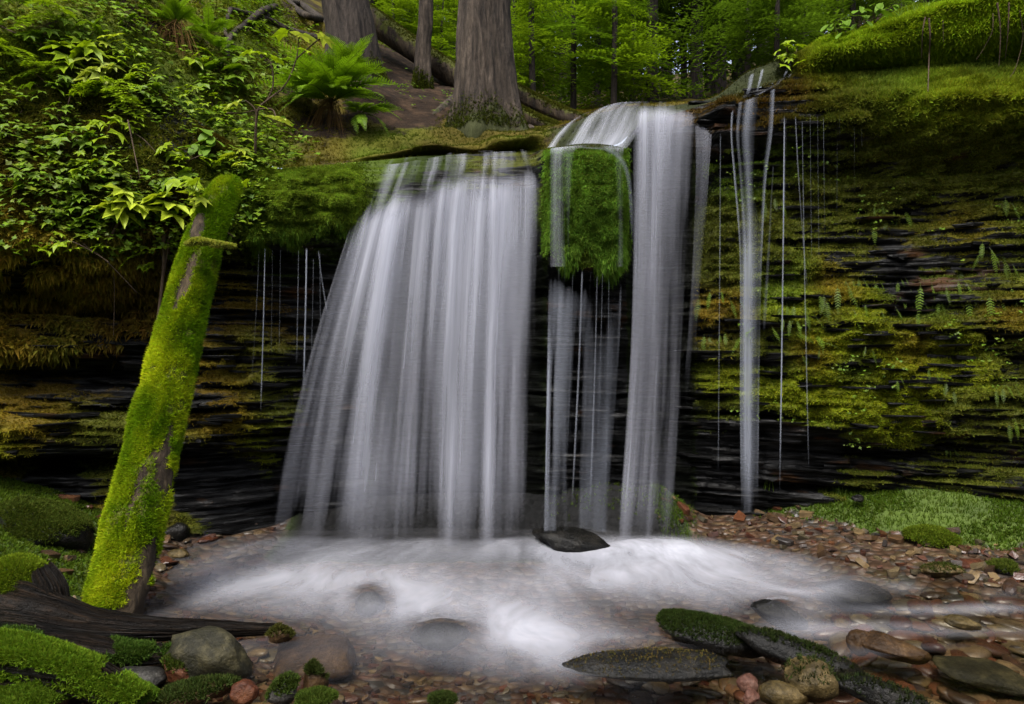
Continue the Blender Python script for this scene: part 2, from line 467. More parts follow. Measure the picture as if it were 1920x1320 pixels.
# ------------------------------------------------------------------ cliff and hillside
# per column of the picture: wall profile (distance, picture height) from foot to lip, then the hillside behind
def W8(*tail):
    return [(5.9, 1000), (5.9, 900), (5.85, 850), (5.8, 800), (5.8, 740), (5.8, 690)] + list(tail)
PROFILE = {
    -900: ([(4.3, 1150), (4.4, 900), (4.5, 870), (4.2, 850), (4.2, 800), (4.5, 700), (4.3, 650), (4.5, 570), (4.2, 500), (4.05, 440), (4.2, 260), (4.5, 20)], [(4.9, -150), (5.8, -450), (9, -600), (60, -500)]),
    0: ([(4.9, 1000), (5.0, 890), (5.25, 862), (4.75, 850), (4.7, 800), (5.1, 700), (4.85, 650), (5.1, 570), (4.75, 500), (4.6, 440), (4.75, 280), (5.1, 60)], [(5.4, -120), (6.2, -350), (9, -450), (60, -400)]),
    200: ([(5.0, 1000), (5.1, 890), (5.35, 862), (5.0, 850), (4.95, 800), (5.3, 715), (5.15, 660), (5.25, 570), (4.95, 500), (4.8, 440), (5.0, 290), (5.35, 90)], [(5.7, -40), (6.5, -200), (9, -350), (60, -350)]),
    400: ([(5.3, 1000), (5.35, 880), (5.4, 840), (5.2, 820), (5.2, 760), (5.3, 700), (5.2, 640), (5.45, 560), (5.4, 500), (5.1, 420), (5.15, 350), (5.5, 250)], [(6.0, 130), (6.6, 20), (9, -150), (60, -250)]),
    520: ([(5.6, 1000), (5.6, 900), (5.6, 850), (5.45, 800), (5.45, 740), (5.5, 690), (5.5, 630), (5.6, 550), (5.55, 480), (5.3, 450), (5.25, 380), (5.4, 318)], [(5.8, 265), (6.6, 150), (9, 0), (60, -150)]),
    660: ([(5.8, 1000), (5.8, 900), (5.8, 850), (5.7, 800), (5.7, 740), (5.7, 690), (5.7, 630), (5.75, 550), (5.6, 480), (5.4, 420), (5.35, 350), (5.55, 305)], [(5.95, 278), (6.8, 170), (9, 70), (60, -50)]),
    800: (W8((5.8, 630), (5.8, 550), (5.65, 440), (5.4, 360), (5.45, 320), (5.75, 292)), [(6.2, 262), (7.2, 185), (9, 125), (60, 60)]),
    1000: (W8((5.8, 630), (5.8, 550), (5.65, 430), (5.4, 350), (5.45, 310), (5.75, 285)), [(6.2, 255), (7.2, 225), (9, 190), (60, 120)]),
    1025: (W8((5.65, 620), (5.6, 540), (5.3, 500), (5.22, 380), (5.25, 300), (5.45, 278)), [(5.75, 255), (6.6, 235), (9, 195), (60, 130)]),
    1100: (W8((5.65, 620), (5.6, 540), (5.3, 500), (5.15, 380), (5.18, 290), (5.4, 272)), [(5.75, 222), (6.5, 225), (9, 205), (60, 140)]),
    1165: (W8((5.65, 620), (5.6, 540), (5.35, 500), (5.2, 380), (5.25, 300), (5.45, 275)), [(5.75, 202), (6.5, 208), (9, 200), (60, 140)]),
    1190: (W8((5.75, 620), (5.75, 540), (5.7, 480), (5.6, 380), (5.55, 290), (5.6, 235)), [(5.8, 198), (6.5, 205), (9, 198), (60, 140)]),
    1250: (W8((5.75, 620), (5.75, 540), (5.7, 480), (5.65, 380), (5.55, 260), (5.6, 218)), [(5.85, 200), (6.5, 208), (9, 200), (60, 140)]),
    1340: ([(5.8, 1000), (5.75, 900), (5.75, 850), (5.65, 800), (5.6, 740), (5.6, 690), (5.6, 620), (5.7, 500), (5.75, 350), (5.55, 255), (5.5, 205), (5.75, 190)], [(5.95, 184), (6.6, 190), (9, 190), (60, 130)]),
    1400: ([(5.75, 1000), (5.7, 900), (5.7, 850), (5.6, 800), (5.55, 740), (5.6, 690), (5.55, 620), (5.7, 500), (5.75, 330), (5.5, 250), (5.45, 195), (5.62, 172)], [(5.8, 132), (6.4, 132), (9, 150), (60, 110)]),
    1480: ([(5.7, 1000), (5.65, 900), (5.6, 850), (5.5, 800), (5.45, 740), (5.5, 690), (5.45, 620), (5.65, 500), (5.7, 330), (5.45, 250), (5.4, 180), (5.55, 145)], [(5.75, 112), (6.4, 112), (9, 130), (60, 100)]),
    1600: ([(5.6, 1000), (5.55, 905), (5.5, 850), (5.35, 790), (5.35, 720), (5.35, 670), (5.3, 610), (5.55, 500), (5.6, 330), (5.3, 235), (5.25, 190), (5.62, 132)], [(5.5, 68), (6.2, 62), (9, 80), (60, 80)]),
    1700: ([(5.5, 1000), (5.45, 910), (5.4, 860), (5.25, 800), (5.2, 720), (5.25, 665), (5.2, 610), (5.45, 500), (5.5, 330), (5.2, 235), (5.1, 190), (5.6, 122)], [(5.35, 28), (6.0, 22), (9, 50), (60, 60)]),
    1920: ([(5.2, 1000), (5.1, 930), (5.05, 870), (4.95, 800), (5.0, 720), (5.0, 660), (4.95, 600), (5.1, 500), (5.15, 320), (4.9, 230), (4.8, 185), (5.25, 115)], [(4.95, -15), (5.6, -35), (9, 0), (60, 20)]),
    2800: ([(4.6, 1000), (4.5, 950), (4.4, 870), (4.3, 800), (4.3, 720), (4.3, 660), (4.3, 600), (4.4, 500), (4.4, 320), (4.2, 230), (4.1, 185), (4.3, 80)], [(4.3, -80), (5, -150), (9, -100), (60, -50)]),
}
KX = np.array(sorted(PROFILE))
WALL = np.array([PROFILE[k][0] for k in KX], float)                 # (C,12,2)
HILL = np.array([[PROFILE[k][0][-1]] + PROFILE[k][1] for k in KX], float)  # (C,5,2)

def columns_at(tab, px):
    out = np.empty((len(px),) + tab.shape[1:])
    for k in range(tab.shape[1]):
        for c in range(2):
            out[:, k, c] = np.interp(px, KX, tab[:, k, c])
    return out

def smooth_cols(A, n):
    for _ in range(n):
        B = A.copy()
        B[1:-1] = 0.25 * A[:-2] + 0.5 * A[1:-1] + 0.25 * A[2:]
        A = B
    return A

PXC = np.concatenate([np.arange(-900, -40, 22), np.arange(-40, 1960, 6), np.arange(1960, 2801, 22)]).astype(float)
wall_c = smooth_cols(columns_at(WALL, PXC), 3)
NROW = 400
# rows spaced by the mean length of each profile step
stepw = np.abs(np.diff(WALL[..., 1], axis=1)).mean(0) + 200 * np.abs(np.diff(WALL[..., 0], axis=1)).mean(0)
cum = np.concatenate([[0], np.cumsum(stepw)])
tpar = np.interp(np.linspace(0, cum[-1], NROW), cum, np.arange(12))
lin = np.stack([np.stack([np.interp(tpar, np.arange(12), wall_c[i, :, c]) for c in range(2)], -1) for i in range(len(PXC))], 1)   # (NROW, C, 2)
for _ in range(4):
    L2 = lin.copy(); L2[1:-1] = 0.25 * lin[:-2] + 0.5 * lin[1:-1] + 0.25 * lin[2:]; lin = L2
Yg, PYg = lin[..., 0], lin[..., 1]
PXg = np.broadcast_to(PXC, Yg.shape)
CV = np.stack([(PXg - CX) / FPX * Yg, Yg, CAM_Z + (CY - PYg) / FPX * Yg], -1).reshape(-1, 3)
CF = grid_faces(NROW, len(PXC))
pxf, pyf, tf = PXg.ravel(), PYg.ravel(), np.repeat(tpar, len(PXC))
# colour and amount of moss over the wall: (px, py, reach, amount, colour)
BR = (0.150, 0.190, 0.010); GR = (0.080, 0.125, 0.012); DG = (0.035, 0.055, 0.010); OC = (0.150, 0.105, 0.012); OL = (0.075, 0.085, 0.012); BN = (0.055, 0.034, 0.008)
YG = (0.135, 0.158, 0.008)
MOSSMAP = [
    (60, 60, 90, .9, GR), (160, 60, 90, .9, OL), (60, 200, 100, .8, OL), (60, 300, 90, .8, BN), (60, 420, 80, .85, OC), (200, 160, 70, .6, OL), (190, 220, 55, .1, BN), (320, 240, 60, .15, OL),
    (250, 320, 60, .5, OL), (150, 420, 80, .7, OL), (300, 420, 70, .5, BN), (330, 100, 70, .7, OL), (420, 120, 50, .4, BN), (430, 250, 60, .4, BN), (440, 330, 50, .7, GR),
    (60, 500, 60, .75, OC), (180, 510, 60, .6, OC), (230, 570, 50, .5, BN), (60, 590, 60, .4, BN), (40, 645, 45, .9, OC), (120, 640, 40, .7, OL), (200, 690, 60, .15, BN), (60, 720, 40, .05, BN),
    (60, 800, 60, .85, OC), (160, 810, 50, .7, OL), (30, 835, 30, .9, YG), (230, 800, 40, .5, OL), (100, 870, 40, .0, DG), (400, 480, 50, .3, OL), (440, 540, 40, .7, OC), (470, 660, 50, .75, OL), (430, 700, 50, .7, OC),
    (420, 600, 40, .2, BN), (520, 600, 40, .3, BN), (510, 720, 40, .25, OL), (520, 760, 30, .6, OL), (430, 800, 40, .8, OC), (480, 830, 30, .5, YG), (400, 750, 30, .1, BN), (400, 860, 40, .1, OL), (500, 500, 40, .2, DG),
    (530, 400, 60, 1., GR), (620, 380, 60, 1., GR), (560, 345, 50, 1., BR), (500, 430, 40, 1., GR), (650, 430, 40, .9, DG), (720, 340, 40, .8, GR), (800, 330, 50, .4, DG), (800, 600, 130, .0, DG), (950, 600, 120, .0, DG), (800, 850, 130, .1, DG), (950, 320, 60, .3, OL),
    (1060, 400, 50, 1., GR), (1130, 380, 50, 1., GR), (1100, 470, 40, 1., GR), (1100, 290, 30, .5, OL), (1100, 620, 80, .05, DG), (1100, 800, 80, .1, DG), (1230, 400, 60, .2, DG), (1330, 430, 40, .9, OL), (1340, 500, 40, .8, OL), (1345, 230, 40, .35, BN),
    (1400, 150, 30, .35, DG), (1450, 130, 30, .15, DG), (1420, 210, 40, .2, BN), (1460, 190, 40, .2, BN), (1500, 180, 50, .3, BN), (1560, 190, 50, .5, OL), (1520, 260, 50, .4, DG), (1560, 110, 45, .9, BR), (1640, 60, 50, 1., BR), (1640, 120, 45, .9, DG), (1720, 90, 50, .9, GR), (1800, 60, 60, .9, GR), (1880, 60, 60, .9, GR),
    (1700, 170, 60, .9, GR), (1640, 195, 50, .7, OL), (1780, 190, 60, 1., YG), (1880, 190, 50, 1., YG), (1700, 215, 50, .9, BR), (1850, 130, 50, .8, DG), (1600, 260, 60, .75, OL), (1700, 280, 70, .8, OL), (1850, 280, 70, .85, OL),
    (1540, 330, 50, .8, OL), (1600, 330, 50, .7, OL), (1640, 350, 50, .75, OL), (1500, 290, 40, .7, GR), (1400, 330, 40, .5, GR), (1750, 360, 70, .6, OL), (1880, 360, 60, .55, OL), (1500, 400, 60, .5, OL), (1600, 420, 60, .5, OL), (1750, 450, 60, .3, OL), (1680, 470, 40, .1, BN), (1800, 430, 50, .5, OC), (1880, 450, 60, .35, OL),
    (1430, 480, 50, .6, OL), (1480, 540, 45, .85, GR), (1560, 535, 40, .7, OC), (1600, 500, 40, .2, OL), (1500, 590, 45, .9, YG), (1620, 575, 35, .7, YG), (1550, 600, 30, .1, OL), (1700, 560, 60, .15, DG), (1850, 540, 60, .25, OL), (1890, 590, 40, .8, OC),
    (1340, 600, 45, .6, OC), (1370, 640, 40, .6, OL), (1330, 720, 40, .9, YG), (1450, 640, 40, .4, OL), (1560, 640, 40, .8, YG), (1650, 640, 45, .85, YG), (1760, 660, 45, .9, YG), (1820, 690, 40, .95, YG), (1520, 660, 30, .7, OC), (1700, 650, 40, .8, OC), (1880, 660, 45, .4, OL),
    (1450, 690, 30, .1, DG), (1600, 690, 30, .3, DG), (1500, 725, 40, .9, YG), (1420, 720, 35, .8, YG), (1580, 745, 45, .9, YG), (1680, 710, 40, .85, YG), (1700, 760, 45, .8, YG), (1800, 770, 45, .5, OL), (1620, 790, 40, .85, YG), (1700, 815, 35, .85, YG), (1500, 770, 30, .6, YG), (1350, 770, 40, .6, OL),
    (1880, 780, 45, .35, OL), (1840, 810, 40, .5, OL), (1400, 830, 60, .05, DG), (1500, 850, 60, .05, DG), (1600, 860, 50, .1, OL), (1720, 870, 50, .2, OL), (1850, 860, 50, .3, OL), (1600, 900, 40, .5, OL), (1250, 700, 60, .05, DG), (1250, 850, 60, .1, DG), (1750, 900, 40, .6, OL),
    (-300, 300, 300, .8, OL), (-300, 700, 200, .4, OC), (2300, 200, 300, .9, GR), (2300, 600, 250, .5, OL),
]
MM = np.array([[a, b, c, d] + list(e) for a, b, c, d, e in MOSSMAP], float)
def mossmap(px, py):
    amt = np.zeros(len(px)); col = np.zeros((len(px), 3)); tot = np.full(len(px), 1e-9)
    for r in MM:
        w = np.exp(-0.5 * (((px - r[0]) ** 2 + 1.3 * (py - r[1]) ** 2) / (0.75 * r[2]) ** 2)) + 1e-9
        amt += w * r[3]; tot += w; col += w[:, None] * r[4:7]
    return amt / tot, col / tot[:, None]
# strata: thin layers standing proud or set back, each uneven along its length
xw, zw = CV[:, 0], CV[:, 2]
s_lay = zw + 0.035 * xw + 0.05 * fbm(np.stack([xw * 0.7, zw * 0.4, 0 * xw], -1), 2, 3)
edges = np.cumsum(RNG.uniform(0.025, 0.13, 120)) - 0.8
li = np.searchsorted(edges, s_lay)
off1 = 0.10 * vnoise(np.stack([xw * 0.9 + li * 7.31, li * 3.7, 0 * xw], -1), 5) + 0.05 * vnoise(np.stack([xw * 4.0 + li * 5.1, li * 1.7, 0 * xw + 3], -1), 6)
edges2 = np.cumsum(RNG.uniform(0.012, 0.035, 400)) - 0.8
lj = np.searchsorted(edges2, s_lay + 0.01 * vnoise(np.stack([xw * 5, zw * 5, 0 * xw], -1), 2))
off2 = 0.028 * vnoise(np.stack([xw * 2.5 + lj * 3.31, lj * 2.7, 0 * xw], -1), 8)
bw = 0.16 + 0.5 * _hash(li, li * 0, li * 0, 14)
bi = np.floor((xw + 3.0 * _hash(li, li * 0 + 1, li * 0, 15) + 0.03 * vnoise(np.stack([zw * 9, xw * 3, 0 * xw], -1), 16)) / bw).astype(np.int64)
off1 = off1 + 0.075 * (_hash(bi, li, li * 0, 17) - 0.5)
lump = 0.11 * fbm(np.stack([xw * 2.2, CV[:, 1] * 2.2, zw * 2.2], -1), 4, 11)
veg = np.maximum(sstep(520, 440, pyf) * sstep(520, 440, pxf), sstep(8.5, 10.0, tf) * sstep(1480, 1540, pxf) * 0.55)     # soft soil slope and the mossy lip
wetlip = sstep(640, 700, pxf) * sstep(1345, 1310, pxf) * sstep(560, 500, pyf)
strata = (1 - 0.8 * veg) * (1 - 0.85 * wetlip) * sstep(0.0, 1.0, tf)
fade = sstep(11, 10.3, tf)
c_amt, c_col = mossmap(pxf, pyf)
c_amt = np.clip(c_amt + 0.14 * sstep(1330, 1400, pxf) * sstep(0.12, 0.5, c_amt), 0, 1)
patch = fbm(CV * np.array([5, 5, 16.0]), 4, 21)
cush = np.clip(c_amt + 0.5 * patch * sstep(0.02, 0.25, c_amt), 0, 1)
cush = sstep(0.45, 0.85, cush) * sstep(0.5, 1.5, tf)
knob = fbm(CV * np.array([9, 9, 13.0]), 3, 23)
strata = strata * (1 - 0.55 * cush) * (1 - 0.75 * sstep(640, 720, pxf) * sstep(1030, 990, pxf)) * (1 - 0.6 * sstep(1150, 1180, pxf) * sstep(1310, 1280, pxf))
dY = ((off1 + off2) * strata + lump * (0.35 + 1.1 * veg) * (1 - 0.7 * wetlip)) * (0.25 + 0.75 * fade)
dY = dY + cush * (1 - wetlip) * (0.03 + 0.11 * np.clip(knob + 0.2, 0, 1)) * fade
flute = sstep(1015, 1030, pxf) * sstep(1180, 1168, pxf) * sstep(530, 500, pyf) * sstep(275, 300, pyf) + sstep(468, 485, pxf) * sstep(690, 670, pxf) * sstep(310, 330, pyf) * sstep(490, 460, pyf)
dY = dY + flute * (0.028 * fbm(np.stack([xw * 9, zw * 1.6, 0 * xw], -1), 3, 12) + 0.03 * fbm(CV * 16, 2, 13))
CV[:, 1] -= dY
CV[:, 2] += 0.35 * lump * veg * fade

CN = vnormals(CV, CF)
if CN[:, 1].mean() > 0:
    CF = CF[:, ::-1]; CN = -CN
c_moss = np.clip(c_amt + 0.45 * patch * sstep(0.02, 0.25, c_amt) + 0.35 * np.maximum(CN[:, 2], 0) * sstep(0.05, 0.3, c_amt) - 0.5 * np.maximum(-CN[:, 2] - 0.2, 0), 0, 1)
c_col = c_col * (1 + 0.55 * fbm(CV * 9.0, 3, 31))[:, None] * (1 + 0.35 * sstep(600, 450, pxf) * sstep(560, 480, pyf) + 0.3 * sstep(1320, 1400, pxf) + 0.25 * sstep(600, 500, pxf) * sstep(520, 600, pyf))[:, None]
dark_mask = np.maximum(sstep(650, 720, pxf) * sstep(1040, 1010, pxf) * sstep(400, 440, pyf), sstep(1165, 1185, pxf) * sstep(1312, 1295, pxf) * sstep(230, 270, pyf))      # near-black colour over the rock behind the falls, subduing its layered bands
c_col = c_col * (1 - dark_mask)[:, None] + np.array([0.006, 0.007, 0.005]) * dark_mask[:, None]
c_moss = np.maximum(c_moss, dark_mask)
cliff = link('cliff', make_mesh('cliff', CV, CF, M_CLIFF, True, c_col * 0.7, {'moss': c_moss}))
tag(cliff, kind='structure')

# hillside behind the lip
HPX = np.concatenate([np.arange(-900, -40, 40), np.arange(-40, 1960, 14), np.arange(1960, 2801, 40)]).astype(float)
hill_c = smooth_cols(columns_at(HILL, HPX), 2)
tp = np.concatenate([np.linspace(0, 1, 18), np.linspace(1, 2, 30)[1:], np.linspace(2, 3, 40)[1:], np.linspace(3, 4, 60)[1:] ])
hl = np.stack([np.stack([np.interp(tp, np.arange(5), hill_c[i, :, c]) for c in range(2)], -1) for i in range(len(HPX))], 1)
hy, hp = hl[..., 0], hl[..., 1]
hx = np.broadcast_to(HPX, hy.shape)
HV = np.stack([(hx - CX) / FPX * hy, hy, CAM_Z + (CY - hp) / FPX * hy], -1).reshape(-1, 3)
HFc = grid_faces(len(tp), len(HPX))
ht = np.repeat(tp, len(HPX))
hd = 0.10 * fbm(HV * 1.6, 4, 41) * sstep(0.0, 0.7, ht) * (1 - 0.6 * sstep(1020, 1060, hx.ravel()) * sstep(1700, 1500, hx.ravel()) * sstep(1.6, 1.0, ht))
HV[:, 2] += hd
_hx = hx.ravel(); _hy = hy.ravel()
crest = sstep(1470, 1540, _hx) * sstep(7.0, 6.0, _hy)
slopeL = sstep(600, 480, _hx) * sstep(9, 7, _hy)
HV[:, 1] -= crest * sstep(0, 0.15, ht) * (0.16 * fbm(HV * np.array([2.6, 2.6, 4.5]), 4, 42) + 0.03)
bell = lambda t, c, w: np.exp(-((t - c) / w) ** 2)
HV[:, 1] -= crest * 0.16 * bell(ht, 0.5, 0.3)
mid = sstep(640, 720, _hx) * sstep(1035, 1000, _hx)
HV[:, 1] -= mid * (0.16 * bell(ht, 0.42, 0.2) - 0.14 * bell(ht, 0.12, 0.08) + 0.3 * sstep(0.15, 0.4, ht) * sstep(1.4, 0.9, ht) * fbm(HV * 3.0, 4, 50))
tier = sstep(1330, 1370, _hx) * sstep(1510, 1480, _hx) * sstep(7.0, 6.2, _hy)
HV[:, 1] -= tier * sstep(0, 0.2, ht) * 0.09 * fbm(HV * np.array([5, 5, 11.0]), 4, 57)
HV[:, 2] += crest * sstep(0.2, 0.9, ht) * 0.10 * fbm(HV * 3.3, 3, 43)
HV[:, 1] -= slopeL * sstep(0, 0.15, ht) * 0.22 * fbm(HV * 2.0, 4, 45)
HN = vnormals(HV, HFc)
if HN[:, 2].mean() < 0:
    HFc = HFc[:, ::-1]; HN = -HN
hpx, hpy = proj(HV)
hm = np.where(ht < 1.2, 0.65, 0.45) + 0.4 * fbm(HV * 1.8, 3, 44)
trail = sstep(120, 60, np.hypot(hpx - 760, (hpy - 175) * 1.2))       # bare needle litter round the trunks
hm = np.clip(hm - 0.6 * trail + 0.4 * sstep(60, 30, abs(hpy - 258)) * sstep(640, 720, hpx) * sstep(1040, 1000, hpx), 0, 1)
hcol = np.array(OL) * 0.6 + (np.array(OC) * 0.8 - np.array(OL) * 0.6) * (0.5 + 0.5 * fbm(HV * 0.9, 3, 47))[:, None]
rt = sstep(1480, 1560, hpx) * (hy.ravel() < 7.5)
hcol = hcol * (1 - rt[:, None]) + np.array((0.16, 0.23, 0.010)) * rt[:, None] * (1 + 0.4 * fbm(HV * 4.0, 3, 52))[:, None]
hm = np.maximum(hm, rt)
hm = np.maximum(hm, sstep(600, 480, hpx) * (0.62 + 0.3 * fbm(HV * 2.5, 3, 48)))
hcol = hcol + np.array([-0.02, 0.035, 0.0]) * (sstep(600, 500, hpx) * (0.6 + 0.6 * fbm(HV * 1.3, 3, 56)))[:, None]
hcol = np.clip(hcol, 0.008, 1)
hcol = hcol * (1 + 0.9 * sstep(600, 480, hpx) * np.clip(fbm(HV * 1.7, 3, 49), 0, 1))[:, None]
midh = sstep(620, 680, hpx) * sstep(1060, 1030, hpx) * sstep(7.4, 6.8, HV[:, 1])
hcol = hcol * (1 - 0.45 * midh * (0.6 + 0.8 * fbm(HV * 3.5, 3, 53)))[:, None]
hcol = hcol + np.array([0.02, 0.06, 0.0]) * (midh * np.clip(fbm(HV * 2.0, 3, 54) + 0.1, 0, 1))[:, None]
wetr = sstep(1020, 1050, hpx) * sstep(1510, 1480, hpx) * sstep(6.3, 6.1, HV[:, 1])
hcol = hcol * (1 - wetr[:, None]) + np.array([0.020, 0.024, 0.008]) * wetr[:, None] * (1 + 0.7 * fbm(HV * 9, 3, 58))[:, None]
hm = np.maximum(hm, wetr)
hillside = link('hillside', make_mesh('hillside', HV, HFc, M_SOIL, True, hcol, {'moss': hm}))
tag(hillside, kind='structure')

TCL, THL = to_tris(CF), to_tris(HFc)
BVH = BVHTree.FromPolygons([tuple(v) for v in np.vstack([CV, HV]).tolist()], np.vstack([TCL, THL + len(CV)]).tolist())
EYE = Vector((0, 0, CAM_Z))
def cast(px, py):
    d = Vector(P(px, py, 1.0)) - EYE
    hit = BVH.ray_cast(EYE, d.normalized(), 200)
    if hit[0] is None:
        return Vector(P(px, py, 6.0)), Vector((0, -1, 0))
    n = hit[1]
    if n.dot(d) > 0: n = -n
    return hit[0], n
def ground(x, y):
    hit = BVH.ray_cast(Vector((x, y, 80)), Vector((0, 0, -1)), 200)
    return hit[0].z if hit[0] is not None else 4.0

# ------------------------------------------------------------------ creek bed
SHORE = np.array([(-1.1, -3.0), (-1.15, 0.6), (-1.25, 1.6), (-1.5, 2.8), (-1.95, 3.3), (-2.1, 3.9), (-2.3, 4.6), (-2.45, 5.15), (-1.9, 5.55), (-1.0, 5.62), (0.4, 5.6), (1.1, 5.5), (1.5, 5.42), (2.1, 4.9), (2.55, 4.42), (3.1, 4.15), (4.4, 3.75), (6.5, 3.0)])
POLY = np.vstack([SHORE, [(6.5, -3.0)]])
def shore_dist(x, y):
    """positive on land, negative in the water"""
    p = np.stack([x, y], -1)
    best = np.full(len(x), 1e9)
    for a, b in zip(SHORE[:-1], SHORE[1:]):
        ab = b - a
        t = np.clip(((p - a) @ ab) / (ab @ ab), 0, 1)
        best = np.minimum(best, np.linalg.norm(p - a - t[:, None] * ab, axis=1))
    inside = np.zeros(len(x), bool)
    n = len(POLY)
    for i in range(n):
        x1, y1 = POLY[i]; x2, y2 = POLY[(i + 1) % n]
        c = ((y1 > y) != (y2 > y)) & (x < (x2 - x1) * (y - y1) / (y2 - y1 + 1e-12) + x1)
        inside ^= c
    return np.where(inside, -best, best)
def bed_z(x, y):
    x = np.atleast_1d(np.asarray(x, float)); y = np.atleast_1d(np.asarray(y, float))
    d = shore_dist(x, y)
    zr = np.interp(d, [-1.2, -0.4, -0.1, 0.0, 0.35, 0.62, 0.8, 1.1, 3], [-0.20, -0.09, -0.025, 0.0, 0.05, 0.09, 0.22, 0.36, 0.7])
    zl = np.interp(d, [-1.2, -0.4, -0.1, 0.0, 0.2, 0.45, 0.9, 3], [-0.20, -0.09, -0.025, 0.0, 0.06, 0.2, 0.42, 1.0])
    zl = zl * np.where(d > 0, 1 - 0.8 * sstep(3.7, 3.1, y), 1)
    zb = np.interp(d, [-1.2, -0.4, -0.1, 0.0, 0.12, 0.35, 3], [-0.20, -0.09, -0.03, 0.0, 0.12, 0.30, 0.6])
    wr = sstep(1.2, 1.7, x); wl = np.maximum(sstep(-1.7, -2.1, x), sstep(4.2, 3.8, y) * (x < 0.5))
    z = zb * (1 - wr) * (1 - wl) + zr * wr + zl * wl
    p = np.stack([x, y, 0 * x], -1)
    return z + 0.025 * fbm(p * 3.0, 4, 51) + 0.015 * fbm(p * 11, 2, 55)
bx = np.arange(-5.5, 6.6, 0.035); by = np.concatenate([np.arange(-2.8, 0.4, 0.07), np.arange(0.4, 6.45, 0.035)])
gx, gy = np.meshgrid(bx, by)
BX, BY = gx.ravel(), gy.ravel()
BZ = bed_z(BX, BY)
BV = np.stack([BX, BY, BZ], -1)
BF = grid_faces(len(by), len(bx))
bd = shore_dist(BX, BY)
b_m = np.where(BX > 1.2, sstep(0.56, 0.72, bd + 0.08 * fbm(BV * 6, 3, 61)), np.where(BX < -1.7, sstep(0.2, 0.35, bd + 0.12 * fbm(BV * 4, 3, 62)), sstep(0.05, 0.2, bd)))
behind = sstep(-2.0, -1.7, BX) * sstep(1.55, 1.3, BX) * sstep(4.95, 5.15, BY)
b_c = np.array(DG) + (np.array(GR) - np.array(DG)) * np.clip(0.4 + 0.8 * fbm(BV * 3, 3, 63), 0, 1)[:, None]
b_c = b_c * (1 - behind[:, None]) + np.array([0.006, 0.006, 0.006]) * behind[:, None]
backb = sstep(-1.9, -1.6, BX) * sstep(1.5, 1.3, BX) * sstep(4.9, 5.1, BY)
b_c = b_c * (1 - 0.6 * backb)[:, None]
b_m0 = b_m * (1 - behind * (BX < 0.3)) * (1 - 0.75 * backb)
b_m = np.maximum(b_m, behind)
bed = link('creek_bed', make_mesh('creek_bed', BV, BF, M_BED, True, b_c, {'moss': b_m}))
tag(bed, kind='structure')
BEDT = to_tris(BF)

# ------------------------------------------------------------------ moss and leaf scattering
def scatter(V, F, W, n, size, N=None, blades=4, width=0.28, up=0.5, spread=0.8, colf=None, col=None, jit=0.3, droop=0.0, lift=0.0, seed=1, pick=None):
    """n tufts of thin blades over the surface, picked by area times weight; returns V, F, C"""
    rng = np.random.default_rng(seed)
    T = to_tris(np.asarray(F))
    if N is None: N = vnormals(V, F)
    a = V[T[:, 0]]; b = V[T[:, 1]]; c = V[T[:, 2]]
    area = 0.5 * np.linalg.norm(np.cross(b - a, c - a), axis=1)
    w = area * np.maximum(W[T].mean(1), 0)
    if w.sum() <= 0: return np.zeros((0, 3)), np.zeros((0, 3), int), np.zeros((0, 3))
    idx = rng.choice(len(T), n, p=w / w.sum())
    r1, r2 = rng.random(n), rng.random(n)
    s = np.sqrt(r1)
    u, v, q = (1 - s)[:, None], (s * (1 - r2))[:, None], (s * r2)[:, None]
    p = u * a[idx] + v * b[idx] + q * c[idx]
    nn = nrm(u * N[T[idx, 0]] + v * N[T[idx, 1]] + q * N[T[idx, 2]])
    if colf is not None: base = u * colf[T[idx, 0]] + v * colf[T[idx, 1]] + q * colf[T[idx, 2]]
    else: base = np.broadcast_to(np.asarray(col, float), (n, 3))
    base = base * (1 + jit * rng.uniform(-1, 1, n))[:, None] * (1 + 0.12 * rng.uniform(-1, 1, (n, 3)))
    m = n * blades
    p = np.repeat(p, blades, 0); nn = np.repeat(nn, blades, 0); cc = np.repeat(base, blades, 0)
    d = nrm(nn + spread * rng.normal(size=(m, 3)) + np.array([0, 0, up]))
    ln = size * rng.uniform(0.5, 1.35, m)[:, None]
    side = nrm(np.cross(d, rng.normal(size=(m, 3))))
    p = p + side * (size * 0.5 * rng.uniform(-1, 1, m))[:, None] + nn * lift
    tip = p + d * ln
    tip[:, 2] -= droop * ln[:, 0]
    wv = side * ln * width * 0.5
    V3 = np.stack([p - wv, p + wv, tip], 1).reshape(-1, 3)
    C3 = np.stack([cc * 0.85, cc * 0.85, cc * 1.15], 1).reshape(-1, 3)
    return V3, np.arange(m * 3).reshape(-1, 3), C3

def moss_obj(name, data, parent=None, mat=M_MOSS, loc=(0, 0, 0)):
    V, F, C = data
    o = link(name, make_mesh(name, V, F, mat, False, np.clip(C, 0.002, 1)), parent, loc)
    o['kind'] = 'stuff'
    return o

